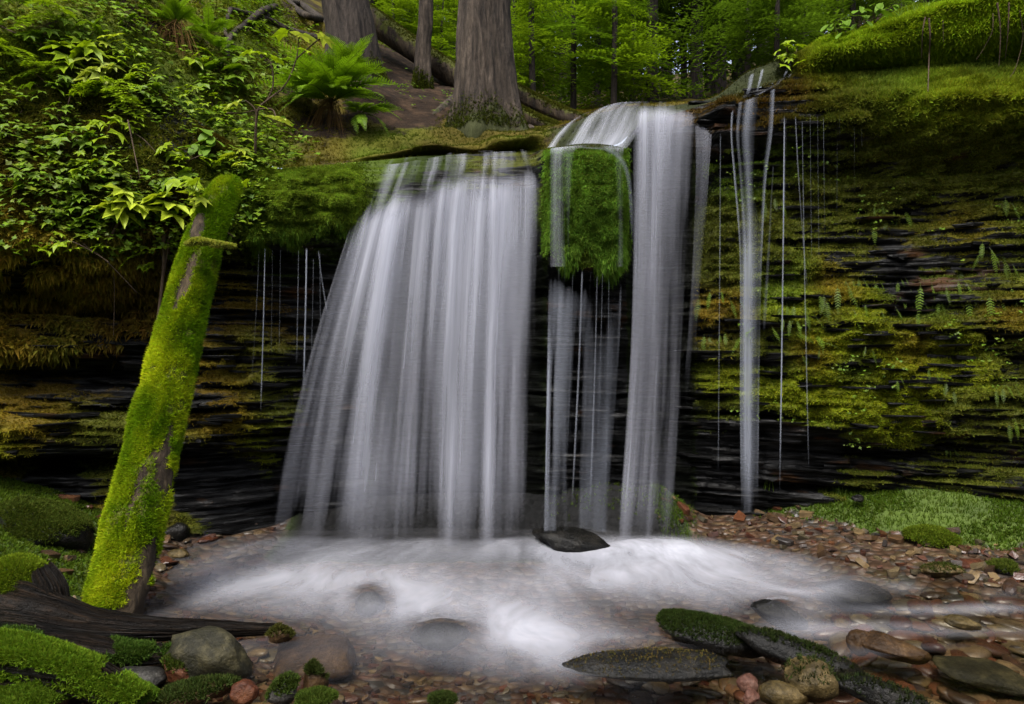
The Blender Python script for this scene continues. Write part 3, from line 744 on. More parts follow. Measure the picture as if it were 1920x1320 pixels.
# visible part of the wall gets the moss
vis = ((pxf > -150) & (pxf < 2080) & (pyf > -60)).astype(float)
wfall = 1 - 0.93 * sstep(680, 720, pxf) * sstep(1300, 1280, pxf) * (1 - sstep(1015, 1030, pxf) * sstep(1180, 1165, pxf) * sstep(520, 500, pyf))
wm = sstep(0.4, 0.65, c_moss) * (1 - dark_mask) * vis * wfall
soil_w = sstep(500, 440, pyf) * sstep(520, 470, pxf)
right_w = sstep(1330, 1380, pxf)
parts = [
    scatter(CV, CF, wm * right_w * sstep(260, 230, pyf), 34000, 0.036, CN, 4, 0.24, 0.4, 0.8, c_col * 1.15, seed=2),
    scatter(CV, CF, wm * right_w * sstep(220, 260, pyf), 60000, 0.020, CN, 4, 0.32, 0.3, 0.8, c_col * 1.1, seed=3),
    scatter(CV, CF, wm * (1 - right_w) * (1 - soil_w), 36000, 0.019, CN, 4, 0.3, 0.1, 0.8, c_col, droop=0.3, seed=4),
]
cm = moss_obj('cliff_moss', join(parts))
cm['label'] = 'moss growing over the layered wet rock wall'
sm = moss_obj('slope_moss', scatter(CV, CF, (0.25 + wm) * soil_w * vis, 42000, 0.034, CN, 4, 0.42, 0.2, 0.9, c_col * 1.0, droop=0.3, seed=5))
sm['label'] = 'brown and green moss mat covering the left slope'

# lobed ochre tufts hanging under the left slope
hw = sstep(380, 440, pyf) * sstep(680, 620, pyf) * sstep(330, 290, pxf) * vis * np.clip(c_amt * 1.3, 0, 1)
hm_ = moss_obj('hanging_moss', scatter(CV, CF, hw * (patch > -0.1), 9000, 0.055, CN, 4, 0.45, -0.6, 0.7, c_col * 0.95 + np.array(OC) * 0.25, droop=0.5, seed=6))
hm_['label'] = 'ochre brown moss tufts hanging below the left slope'

# long soaked moss draped over the block between the two falls and at the left end of the lip
rag = 62 * fbm(np.stack([xw * 7, 0 * xw, 0 * xw], -1), 3, 72)
dw = sstep(1015, 1030, pxf) * sstep(1180, 1168, pxf) * sstep(508 + rag, 490 + rag, pyf) * sstep(275, 290, pyf)
dl = sstep(468, 485, pxf) * sstep(690, 670, pxf) * sstep(300, 325, pyf) * sstep(475 + rag, 450 + rag, pyf)
dcol = np.array([0.075, 0.14, 0.016]) * (1 + 0.9 * fbm(CV * np.array([16, 16, 6.0]), 3, 71))[:, None] * 1.5
dm = moss_obj('draped_moss', join([
    scatter(CV, CF, dw, 22000, 0.018, CN, 4, 0.35, -0.2, 0.8, dcol, 0.5, droop=0.3, seed=7),
    scatter(CV, CF, dw * sstep(430, 500, pyf), 500, 0.04, CN, 3, 0.12, -1.2, 0.5, dcol, droop=0.5, seed=17),
    scatter(CV, CF, dl * sstep(410, 450, pyf), 700, 0.035, CN, 3, 0.12, -1.2, 0.4, dcol, droop=0.4, seed=18),
    scatter(CV, CF, dl, 24000, 0.018, CN, 4, 0.35, 0.2, 0.8, dcol * np.array([1.45, 1.15, 1.0]), 0.45, droop=0.2, seed=8)]))
dm['label'] = 'soaked green moss draped over the rock lip beside the falls'

# hillside moss and litter
hvis = ((hpx > -60) & (hpx < 2000) & (HV[:, 1] < 11)).astype(float)
hnear = hvis * sstep(0.3, 0.6, hm) * (1 - 0.9 * wetr * (hpx < 1340) - 0.45 * wetr * (hpx >= 1340))
mid_ = sstep(620, 680, hpx) * sstep(1060, 1030, hpx)
cdark = 1 - 0.6 * sstep(0.1, 0.5, fbm(HV * 2.4, 3, 46)) 
gm = moss_obj('ground_moss', join([
    scatter(HV, HFc, hnear * sstep(1440, 1500, hpx) * sstep(6.6, 6.2, HV[:, 1]), 44000, 0.042, HN, 4, 0.22, 0.35, 0.85, hcol * 1.3 * cdark[:, None], droop=0.2, seed=9),
    scatter(HV, HFc, hnear * sstep(620, 560, hpx), 36000, 0.034, HN, 4, 0.4, 0.3, 0.9, hcol * 1.3, droop=0.2, seed=91),
    scatter(HV, HFc, hnear * sstep(560, 620, hpx) * sstep(1450, 1400, hpx), 30000, 0.02, HN, 4, 0.22, 0.5, 0.9, hcol * 1.3 * (1 - 0.5 * cdark[:, None] * 0) * np.where(mid_[:, None] > 0.5, np.array([[0.75, 1.0, 1.0]]), 1.0), seed=92)]))
gm['label'] = 'moss and low plants on the forest floor'

def leaflets(V, F, W, n, size, N, col, seed, tiltf=0.55):
    """small three-lobed leaves lying out from the slope in layers"""
    rng = np.random.default_rng(seed)
    T = to_tris(F)
    a = V[T[:, 0]]; b = V[T[:, 1]]; c = V[T[:, 2]]
    w = 0.5 * np.linalg.norm(np.cross(b - a, c - a), axis=1) * np.maximum(W[T].mean(1), 0)
    idx = rng.choice(len(T), n, p=w / w.sum())
    r = rng.dirichlet((1, 1, 1), n)
    p = r[:, :1] * a[idx] + r[:, 1:2] * b[idx] + r[:, 2:] * c[idx]
    nn = nrm(N[T[idx, 0]])
    p = p + nn * rng.uniform(0.02, 0.09, n)[:, None]
    m = 3
    p = np.repeat(p, m, 0) + rng.normal(0, size * 0.9, (n * m, 3)) * np.array([1, 0.5, 0.45]); nn = np.repeat(nn, m, 0); k = n * m
    out = nrm(nn * np.array([1, 1, 0.2]) + rng.normal(0, 0.5, (k, 3)))
    up = nrm(np.array([0, 0, 1.0]) + tiltf * nn + rng.normal(0, 0.3, (k, 3)))
    e1 = nrm(out - (out * up).sum(1, keepdims=True) * up); e2 = np.cross(up, e1)
    L = size * rng.uniform(0.6, 1.3, k)[:, None]
    prof = [(0, 0), (0.35, 0.28), (0.25, 0.75), (0.62, 0.38), (1.05, 0.0), (0.62, -0.38), (0.25, -0.75), (0.35, -0.28)]
    P_ = np.stack([p + L * (x * e1 + y * e2) - up * L * 0.25 * (x * x + y * y) for x, y in prof], 1)
    base = np.arange(k)[:, None] * 8
    tri = np.array([[0, 1, 3], [1, 2, 3], [0, 3, 4], [0, 4, 5], [0, 5, 7], [7, 5, 6]])
    F_ = (base[:, :, None] + tri[None]).reshape(-1, 3)
    C_ = np.repeat((np.asarray(col)[None] * rng.uniform(0.65, 1.35, k)[:, None] * (1 + 0.12 * rng.uniform(-1, 1, (k, 3)))), 8, 0)
    return P_.reshape(-1, 3), F_, C_
lw_ = soil_w * vis * sstep(-0.15, 0.25, fbm(CV * 2.6, 3, 73)) * (0.25 + sstep(0.2, 0.6, c_amt)) * sstep(500, 420, pyf)
lh_ = hvis * sstep(620, 520, hpx) * sstep(-0.4, 0.15, fbm(HV * 2.2, 3, 74)) * sstep(9, 8, HV[:, 1])
rw_ = right_w * vis * sstep(250, 330, pyf) * sstep(900, 840, pyf) * sstep(0.15, 0.5, c_amt) * (fbm(CV * 3.1, 3, 79) > 0.12)
lo_ = moss_obj('ground_cover', join([leaflets(CV, CF, rw_, 260, 0.020, CN, (0.10, 0.165, 0.012), 80), leaflets(CV, CF, lw_, 1300, 0.038, CN, (0.125, 0.20, 0.010), 75), leaflets(HV, HFc, lh_, 2300, 0.042, HN, (0.12, 0.20, 0.010), 76),
    leaflets(HV, HFc, hvis * sstep(600, 680, hpx) * sstep(1050, 1000, hpx) * sstep(6.9, 7.4, HV[:, 1]) * (fbm(HV * 2, 2, 77) > 0.1), 400, 0.03, HN, (0.1, 0.17, 0.018), 78)]), mat=M_LEAF)
lo_['label'] = 'small lobed leaves of low plants covering the left slope'

# banks: grass on the right, moss cushions left and behind the fall
grw = b_m * (BX > 1.2) * (BX < 5)
gb = scatter(BV, BF, grw, 20000, 0.032, None, 3, 0.14, 1.0, 0.5, np.broadcast_to(np.array([0.075, 0.125, 0.010]), (len(BV), 3)) * (1 + 0.5 * fbm(BV * 4, 3, 81))[:, None], seed=10)
gb2 = scatter(BV, BF, grw * (fbm(BV * 3, 2, 83) > -0.1), 16000, 0.022, None, 4, 0.45, 0.6, 0.9, np.broadcast_to(np.array([0.06, 0.10, 0.012]), (len(BV), 3)), seed=12)
go = moss_obj('grass', join([gb, gb2]))
go['label'] = 'bright grass and moss strip along the foot of the right wall'
bb = moss_obj('bank_moss', scatter(BV, BF, b_m0 * (BX <= 1.2) * (BX > -4) * np.where((BX < -1.0) & (BY < 3.7), 0.0, 1.0) * np.where(BX > -1.7, 0.5, 1.0), 26000, 0.022, None, 4, 0.4, 0.6, 0.9, np.broadcast_to(np.array([0.06, 0.095, 0.01]), (len(BV), 3)) * (1 + 0.6 * fbm(BV * 3, 3, 85))[:, None], seed=13))
bb['label'] = 'mossy bank at the foot of the left wall and behind the falls'

# ------------------------------------------------------------------ rock slabs standing out of the strata
def hull_mesh(name, pts, mat):
    bm = bmesh.new()
    for p in pts: bm.verts.new(p)
    bmesh.ops.convex_hull(bm, input=bm.verts)
    loose = [v for v in bm.verts if not v.link_faces]
    bmesh.ops.delete(bm, geom=loose, context='VERTS')
    bmesh.ops.triangulate(bm, faces=bm.faces)
    me = bpy.data.meshes.new(name)
    bm.to_mesh(me); bm.free()
    if mat: me.materials.append(mat)
    return me
M_SLAB = mat_rock('slate_slab', (0.005, 0.005, 0.005), (0.013, 0.0125, 0.0125), (0.05, 0.047, 0.045), 0.4, 14.0)
slab_meshes = []
for k in range(10):
    pts = []
    for _ in range(9):
        a = random.uniform(0, 2 * PI)
        r = random.uniform(0.75, 1)
        x, y = r * math.cos(a), r * math.sin(a)
        pts += [(x, y, random.uniform(0.7, 1.0)), (x * random.uniform(0.85, 1.02), y * random.uniform(0.85, 1.02), -random.uniform(0.7, 1))]
    slab_meshes.append(hull_mesh('rock_slab', pts, M_CLIFF))
slab_zones = [((1300, 1880), (600, 900), 105), ((1480, 1900), (380, 600), 35), ((360, 560), (640, 870), 38), ((0, 230), (640, 860), 22), ((1330, 1560), (150, 260), 16)]
for (xa, xb), (ya, yb), cnt in slab_zones:
    for _ in range(cnt):
        px, py = random.uniform(xa, xb), random.uniform(ya, yb)
        p, n = cast(px, py)
        if p.y > 7: continue
        o = link('rock_slab', random.choice(slab_meshes), cliff, p + Vector((0, 0.05, 0)), (random.uniform(-0.06, 0.06), random.uniform(-0.05, 0.09), random.uniform(-0.3, 0.3)),
                 (random.uniform(0.08, 0.34), random.uniform(0.07, 0.11), random.uniform(0.006, 0.017)))

# ------------------------------------------------------------------ stones of the creek bed and the bank
shale = []
for k in range(14):
    pts = []
    for _ in range(7):
        a = random.uniform(0, 2 * PI); r = random.uniform(0.7, 1)
        x, y = r * math.cos(a), r * math.sin(a) * 0.7
        pts += [(x, y, 0.3 * random.uniform(0.6, 1)), (x * random.uniform(0.85, 1.05), y * random.uniform(0.85, 1.05), -0.3)]
    shale.append(hull_mesh('stone', pts, M_STONE))
def cobble(name, mat, seed, sub=2, amp=0.22, sc=(1, 0.8, 0.5)):
    bm = bmesh.new()
    bmesh.ops.create_icosphere(bm, subdivisions=sub, radius=1)
    V = np.array([v.co[:] for v in bm.verts])
    d = 1 + amp * fbm(V * 0.9 + seed * 3.1, 2, seed)
    V = V * d[:, None] * np.array(sc)
    for v, c in zip(bm.verts, V): v.co = c
    for f in bm.faces: f.smooth = True
    me = bpy.data.meshes.new(name); bm.to_mesh(me); bm.free()
    if mat: me.materials.append(mat)
    return me
cobbles = [cobble('stone', M_STONE, s, 2 if s < 5 else 2, 0.25, (1, random.uniform(0.55, 0.85), random.uniform(0.2, 0.34))) for s in range(10)]

cand = []
def add_cand(n, xr, yr, sz, kind, test):
    for _ in range(n):
        px, py = random.uniform(*xr), random.uniform(*yr)
        p = PW(px, py, 0.02)
        d = float(shore_dist(np.array([p[0]]), np.array([p[1]]))[0])
        if test(d): cand.append((p[0], p[1], sz * random.uniform(0.5, 1.5) ** 1.3, kind, d))
add_cand(380, (1280, 1920), (955, 1120), 0.052, 'shale', lambda d: 0.0 < d < 0.72)
add_cand(420, (1560, 1925), (1090, 1325), 0.075, 'cobble', lambda d: d < 0.02)
add_cand(200, (1050, 1560), (1190, 1325), 0.055, 'cobble', lambda d: d < 0)
add_cand(90, (600, 1100), (1240, 1325), 0.05, 'cobble', lambda d: d < 0)
add_cand(90, (290, 500), (960, 1080), 0.055, 'cobble', lambda d: -0.5 < d < 0.25)
add_cand(60, (90, 300), (940, 1150), 0.05, 'shale', lambda d: 0 < d)
add_cand(60, (420, 640), (1180, 1325), 0.06, 'cobble', lambda d: d < 0)
cand.sort(key=lambda c: -c[2] / c[1])
def stone_at(x, y, s, kind, d):
    me = random.choice(shale if kind == 'shale' else cobbles)
    z = float(bed_z(x, y)[0]) + (s * 0.22 if kind == 'shale' else s * 0.2)
    if d < -0.03: z = min(z, -s * 0.42 - 0.004)
    tilt = 0.28 if kind == 'shale' else 0.15
    return me, (x, y, z), (random.gauss(0, tilt), random.gauss(0, tilt), random.uniform(0, 6.28)), (s, s * random.uniform(0.75, 1), s * random.uniform(0.7, 1.1))
for c in cand[:300]:
    me, loc, rot, sc = stone_at(*c)
    link('stone', me, bed, loc, rot, sc)
def ramp_color(t):
    xs = [s[0] for s in STONE_RAMP]
    return np.array([np.interp(t, xs, [s[1][k] for s in STONE_RAMP]) for k in range(3)]).T
gp = []
mesh_np = {}
def as_np(me):
    if me.name not in mesh_np:
        V = np.array([v.co[:] for v in me.vertices]); me.calc_loop_triangles()
        mesh_np[me.name] = (V, np.array([t.vertices[:] for t in me.loop_triangles]))
    return mesh_np[me.name]
for _ in range(2600):
    px, py = random.uniform(60, 1930), random.uniform(950, 1330)
    p = PW(px, py, 0.0)
    d = float(shore_dist(np.array([p[0]]), np.array([p[1]]))[0])
    if 0.66 < d or (p[0] < -1.8 and d > 0.3) or (-1.9 < p[0] < 1.1 and p[1] > 4.4): continue
    cand.append((p[0], p[1], random.uniform(0.018, 0.042), 'shale' if d > 0 else 'cobble', d))
for c in cand[300:]:
    me, loc, rot, sc = stone_at(*c)
    if c[3] == 'cobble' and c[2] < 0.045: me = random.choice(shale)
    V, F = as_np(me)
    M = np.array(Matrix.LocRotScale(Vector(loc), __import__('mathutils').Euler(rot), Vector(sc)))
    gp.append((V @ M[:3, :3].T + M[:3, 3], F, np.broadcast_to(ramp_color(random.random()), (len(V), 3))))
gv, gf, gc = join(gp)
gr = link('gravel', make_mesh('gravel', gv, gf, M_GRAVEL, False, gc))
tag(gr, 'small red brown and grey shale pebbles along the creek', kind='stuff')

# ------------------------------------------------------------------ pool water
wx = np.arange(-3.2, 6.0, 0.03); wy = np.concatenate([np.arange(-2.7, 0.5, 0.1), np.arange(0.5, 5.95, 0.03)])
gx, gy = np.meshgrid(wx, wy)
WX, WY = gx.ravel(), gy.ravel()
WPX, WPY = CX + WX / np.maximum(WY, 0.3) * FPX, CY + CAM_Z / np.maximum(WY, 0.3) * FPX
FOAM = [(480, 1092, 170, 26, .85), (600, 1075, 140, 24, .5), (760, 1118, 110, 30, 1.0), (700, 1060, 200, 26, .55), (985, 1172, 75, 36, 1.25), (900, 1130, 170, 34, .65), (1000, 1200, 120, 40, .45),
        (1150, 1090, 110, 28, .9), (1270, 1060, 120, 34, .8), (1200, 1045, 160, 22, .6), (1395, 1030, 80, 13, .95), (1520, 1046, 40, 9, .9), (1330, 1085, 110, 30, .6), (1440, 1108, 70, 16, .45), (1560, 1108, 55, 13, .85), (1500, 1150, 40, 13, .7),
        (1490, 1185, 45, 12, .6), (1400, 1140, 90, 18, .35), (1690, 1098, 28, 9, .65), (1880, 1108, 38, 10, .55), (1100, 1038, 110, 8, .55), (1130, 1190, 130, 16, .5), (1480, 1075, 110, 14, .5), (1610, 1060, 70, 10, .35), (850, 1228, 150, 26, .3), (1010, 1250, 70, 30, .3), (560, 1135, 200, 16, .4),
        (640, 1170, 90, 30, .35), (760, 1180, 60, 26, .35), (900, 1030, 380, 15, .55), (1220, 1015, 120, 14, .6), (620, 1020, 120, 14, .35), (1620, 1140, 120, 30, .18), (350, 1100, 60, 25, .3), (1540, 1200, 60, 22, .25), (1750, 1148, 110, 7, .55), (1800, 1190, 150, 7, .5), (1650, 1178, 90, 7, .55), (1600, 1226, 60, 6, .3), (1740, 1216, 90, 5, .3), (1860, 1140, 70, 7, .5)]
foam = np.zeros(len(WX))
th = np.arctan2(WX - 0.1, 8.2 - WY); rr = np.hypot(WX - 0.1, 8.2 - WY)
th = th + 0.05 * fbm(np.stack([WX * 1.3, WY * 1.3, 0 * WX], -1), 3, 90)
wob = fbm(np.stack([th * 7, rr * 1.3, 0 * th], -1), 4, 91)
for a, b, sx, sy, k in FOAM:
    foam += k * np.exp(-0.5 * (((WPX + 30 * wob - a) / sx) ** 2 + ((WPY + 12 * wob - b) / sy) ** 2))
foam *= 0.95 + 0.35 * fbm(np.stack([th * 11 + 1.5 * wob, rr * 1.6, 0 * th], -1), 3, 95)
foam = np.clip(1 - np.exp(-0.47 * np.maximum(foam - 0.10, 0) ** 1.35), 0, 0.85) * (0.25 + 0.75 * sstep(0.0, -0.4, shore_dist(WX, WY) + 0.08 * wob)) * sstep(0.03, -0.06, shore_dist(WX, WY)) * 0.9
milky = 0.05 * sstep(1350, 1150, WPX) * sstep(1290, 1200, WPY)
DARKS = [(690, 1128, 26, 20, .8), (830, 1186, 46, 14, .9), (1460, 1150, 44, 16, .85), (965, 1240, 16, 14, .4), (1600, 1100, 40, 10, .5), (1120, 1120, 80, 12, .35)]
for a, b, sx, sy, k in DARKS:
    foam *= 1 - k * np.exp(-0.5 * (((WPX - a) / sx) ** 2 + ((WPY - b) / sy) ** 2))
foam = np.maximum(foam, milky)
WZ = 0.03 * sstep(0.35, 0.95, foam) + 0.012 * fbm(np.stack([th * 9, rr * 2.0, 0 * th], -1), 3, 97) * sstep(0.05, 0.3, foam)
splash = np.exp(-((WY - 5.06 - 0.06 * wob) / 0.22) ** 2) * np.maximum(sstep(-2.05, -1.6, WX) * sstep(0.4, 0.1, WX), sstep(0.7, 0.9, WX) * sstep(1.5, 1.2, WX))
WZ = WZ + 0.035 * splash * (1 + 0.9 * wob)
foam = np.maximum(foam, 0.36 * splash * (0.8 + 0.5 * wob))
for a, b, sx, sy, k in DARKS[:3] + DARKS[4:5]:
    WZ = WZ + 0.075 * np.exp(-0.5 * (((WPX - a) / (sx * 0.9)) ** 2 + ((WPY - b - 4) / (sy * 1.1)) ** 2))
WV = np.stack([WX, WY, WZ], -1)
wq = grid_faces(len(wy), len(wx))
wd = shore_dist(WX, WY)
wq = wq[(wd[wq].min(1) < 0.12)]
uvp = np.stack([th + 0.06 * fbm(np.stack([WX * 1.6, WY * 1.6, 0 * th], -1), 3, 98), rr + 0.3 * fbm(np.stack([WX * 1.1, WY * 1.1, 0 * th], -1), 2, 99)], -1)
pool = link('creek_water', make_mesh('creek_water', WV, wq, M_POOL, True, None, {'foam': foam}, uvp))
tag(pool, 'silky foaming creek water below the falls', kind='structure')

# ------------------------------------------------------------------ falling water
def sheet(name, guides, parent, dens, ncol=120, nrow=90, ripple=0.03, seed=0, mat=M_FALL, base=(0, 0, 0), dY=0.0):
    G = np.array([[P(*q) for q in g] for g in guides])            # (g,k,3)
    k = G.shape[1]
    A = catmull(G, np.linspace(0, len(G) - 1, ncol))                # (ncol,k,3)
    A = catmull(np.swapaxes(A, 0, 1), np.linspace(0, k - 1, nrow))  # (nrow,ncol,3)
    u = np.linspace(0, 1, ncol); v = np.linspace(0, 1, nrow)
    U, Vv = np.meshgrid(u, v)
    w = np.linalg.norm(A[nrow // 2, -1] - A[nrow // 2, 0])
    al = np.concatenate([[0], np.cumsum(np.linalg.norm(np.diff(A[:, ncol // 2], axis=0), axis=1))])
    q = np.stack([U.ravel() * w * 9 + seed * 3.3, Vv.ravel() * 1.2, 0 * U.ravel() + seed], -1)
    rip = fbm(q, 3, 100 + seed)
    V = A.reshape(-1, 3).copy()
    V[:, 1] += dY - ripple * rip * sstep(0.1, 0.35, Vv.ravel())
    V[:, 0] += 0.35 * ripple * fbm(q + 9.1, 2, 130 + seed) * Vv.ravel()
    d = np.clip(dens(U.ravel(), Vv.ravel(), rip), 0, 1.2)
    uv = np.stack([U.ravel() * w + seed * 5.7, al.repeat(ncol) + seed * 2.1], -1)
    return link(name, make_mesh(name, V - np.array(base), grid_faces(nrow, ncol), mat, True, None, {'dens': d}, uv), parent)

def edge(u, a, b): return sstep(0, a, u) * sstep(1, 1 - b, u)
wb = P(870, 1025, 5.1)
main_fall = thing('waterfall', 'wide main waterfall curtain pouring from the mossy lip in the middle', 'waterfall', wb)
MG = [[(700, 306, 5.6), (688, 330, 5.38), (664, 390, 5.25), (632, 490, 5.18), (582, 650, 5.12), (534, 830, 5.06), (496, 1018, 5.02)],
      [(750, 301, 5.7), (740, 322, 5.42), (722, 372, 5.28), (700, 450, 5.22), (655, 640, 5.14), (622, 830, 5.08), (596, 1022, 5.03)],
      [(800, 294, 5.75), (795, 315, 5.42), (785, 352, 5.28), (772, 440, 5.22), (752, 640, 5.14), (736, 830, 5.08), (722, 1030, 5.03)],
      [(870, 288, 5.75), (868, 308, 5.42), (862, 345, 5.28), (852, 440, 5.22), (840, 640, 5.14), (832, 830, 5.08), (826, 1034, 5.03)],
      [(945, 284, 5.75), (945, 305, 5.42), (944, 340, 5.28), (940, 440, 5.22), (930, 640, 5.14), (924, 830, 5.08), (918, 1034, 5.03)],
      [(1012, 283, 5.6), (1020, 300, 5.4), (1030, 340, 5.3), (1032, 440, 5.22), (1028, 640, 5.14), (1024, 830, 5.08), (1022, 1028, 5.03)]]
def d_main(k0, top):
    def f(u, v, rip):
        on = 0.22 + 0.15 * (1 - u) + 0.03 * np.sin(u * 17 + k0) + 0.09 * rip
        d = (0.36 + 0.5 * rip) + (0.95 - 0.2) * sstep(on, on + 0.11, v)
        d *= 1 - 0.30 * sstep(0.42, 0.8, v)
        d *= top + (1 - top) * sstep(0.25, 0.45, v)
        return d * edge(u, 0.11, 0.17 + 0.05 * k0 / 4) * (1 - 0.5 * sstep(0.86, 1.0, v)) * (0.9 + 0.65 * rip)
    return f
sheet('water_curtain', MG, main_fall, d_main(0, 1.0), 200, 110, 0.05, 1, base=wb)
MG2 = [[(x + (gi - 2.2) * 7 * k / 6 + (4 * (-1) ** gi), y, Y) for k, (x, y, Y) in enumerate(g)] for gi, g in enumerate(MG)]
MG3 = [[(x - (gi - 3.0) * 6 * k / 6 + (5 * (-1) ** (gi + 1)), y, Y) for k, (x, y, Y) in enumerate(g)] for gi, g in enumerate(MG)]
sheet('water_curtain', MG2, main_fall, lambda u, v, r: 0.75 * d_main(2, 0.8)(u, v, r), 160, 90, 0.05, 2, base=wb, dY=-0.05)
sheet('water_curtain', MG3, main_fall, lambda u, v, r: 0.6 * d_main(4, 0.3)(u, v, r), 160, 90, 0.06, 3, base=wb, dY=0.07)

rb = P(1220, 1010, 5.25)
right_fall = thing('waterfall', 'narrow tall waterfall column right of the draped moss block', 'waterfall', rb)
RG = [[(1186, 196, 5.85), (1184, 212, 5.6), (1182, 262, 5.45), (1182, 420, 5.38), (1178, 620, 5.32), (1166, 820, 5.26), (1150, 1018, 5.2)],
      [(1220, 194, 5.85), (1218, 208, 5.6), (1216, 262, 5.45), (1214, 420, 5.38), (1208, 620, 5.32), (1196, 820, 5.26), (1182, 1020, 5.2)],
      [(1260, 196, 5.85), (1258, 210, 5.6), (1254, 262, 5.45), (1252, 420, 5.38), (1246, 620, 5.32), (1236, 820, 5.26), (1222, 1020, 5.2)],
      [(1322, 205, 5.8), (1320, 214, 5.6), (1318, 262, 5.47), (1312, 420, 5.4), (1304, 620, 5.34), (1298, 820, 5.28), (1290, 1010, 5.22)]]
def d_right(u, v, r):
    d = (0.35 + 0.6 * sstep(0.1, 0.24, v)) * (1 - 0.3 * sstep(0.35, 0.9, v))
    return d * edge(u, 0.22 - 0.08 * sstep(0.2, 0.6, v), 0.22) * (1 - 0.4 * sstep(0.88, 1, v)) * (0.9 + 0.5 * r) * (1 - 0.4 * sstep(0.6, 1, u))
sheet('water_curtain', RG, right_fall, d_right, 120, 100, 0.04, 5, base=rb)
sheet('water_curtain', RG, right_fall, lambda u, v, r: 0.8 * d_right(u, v, r), 100, 90, 0.05, 6, base=rb, dY=-0.05)
RS = [[(1296, 200, 5.75), (1298, 225, 5.55), (1300, 330, 5.42), (1290, 560, 5.36), (1270, 800, 5.3), (1255, 985, 5.24)],
      [(1320, 206, 5.75), (1322, 232, 5.55), (1322, 330, 5.42), (1312, 560, 5.36), (1300, 800, 5.3), (1290, 985, 5.24)],
      [(1340, 200, 5.7), (1338, 250, 5.5), (1330, 330, 5.42), (1316, 560, 5.36), (1308, 800, 5.3), (1300, 985, 5.24)]]
sheet('water_veil', RS, right_fall, lambda u, v, r: 0.62 * edge(u, 0.2, 0.2) * (1 - 0.5 * sstep(0.6, 1, v)) * (0.7 + 0.9 * r), 70, 80, 0.04, 7, base=rb)
# cascade that feeds it, sliding over the round rock and curling past the moss block
UG = [[(1088, 218, 5.82), (1062, 232, 5.68), (1036, 258, 5.5), (1022, 280, 5.32)],
      [(1130, 203, 5.82), (1105, 220, 5.62), (1085, 250, 5.42), (1070, 274, 5.3)],
      [(1165, 194, 5.84), (1150, 210, 5.62), (1135, 240, 5.44), (1122, 272, 5.28)],
      [(1225, 193, 5.84), (1222, 210, 5.62), (1210, 240, 5.5), (1180, 282, 5.32)]]
sheet('water_slide', UG, right_fall, lambda u, v, r: (0.82 + 0.15 * sstep(0.7, 1, v)) * edge(u, 0.12, 0.1) * (0.9 + 1.0 * r), 90, 40, 0.03, 8, base=rb, dY=-0.03)
CG = [[(1040, 275, 5.30), (1090, 281, 5.12), (1140, 292, 5.10), (1168, 330, 5.12), (1178, 420, 5.2), (1178, 600, 5.25)],
      [(1050, 271, 5.30), (1100, 272, 5.12), (1155, 276, 5.10), (1184, 318, 5.12), (1192, 420, 5.2), (1192, 600, 5.25)]]
sheet('water_curl', CG, right_fall, lambda u, v, r: 0.62 * edge(u, 0.5, 0.5) * sstep(0, 0.25, v) * (1 - sstep(0.7, 1, v)), 24, 60, 0.005, 9, M_STRAND, base=rb)
VG = [[(1030, 278, 5.3), (1026, 300, 5.16), (1026, 380, 5.12), (1026, 500, 5.16)], [(1100, 272, 5.3), (1098, 292, 5.1), (1098, 380, 5.05), (1098, 500, 5.1)], [(1172, 276, 5.3), (1172, 298, 5.16), (1172, 380, 5.12), (1172, 500, 5.18)]]
sheet('water_veil', VG, right_fall, lambda u, v, r: (0.22 + 0.45 * np.exp(-((u - 0.22) / 0.13) ** 2) + 0.5 * np.exp(-((u - 0.88) / 0.16) ** 2) + 0.4 * sstep(0.3, 0.05, v)) * edge(u, 0.05, 0.05) * (0.8 + 0.6 * r), 100, 50, 0.006, 10, base=rb)
BG = [[(1028, 470, 5.2), (1026, 620, 5.16), (1022, 800, 5.12), (1018, 1000, 5.08)], [(1060, 500, 5.2), (1054, 620, 5.16), (1048, 800, 5.12), (1044, 1000, 5.08)], [(1110, 500, 5.2), (1100, 620, 5.16), (1092, 800, 5.12), (1086, 990, 5.08)], [(1170, 480, 5.22), (1166, 620, 5.2), (1156, 800, 5.18), (1146, 1000, 5.16)]]
sheet('water_veil', BG, right_fall, lambda u, v, r: (0.42 + 0.45 * sstep(0.4, 0.0, u) + 0.25 * sstep(0.75, 1, u)) * sstep(0, 0.25, v) * edge(u, 0.04, 0.04) * (0.6 + 1.6 * r), 90, 60, 0.02, 14, M_STRAND, rb)
# thin sheets on the rock shoulder right of the lip
SG = [[(1318, 208, 5.75), (1340, 196, 5.75), (1365, 184, 5.8)], [(1322, 200, 5.9), (1342, 188, 5.9), (1368, 178, 5.9)]]
sheet('water_slide', SG, right_fall, lambda u, v, r: 0.5 + 0 * u, 20, 20, 0.0, 11, base=rb, dY=-0.04)

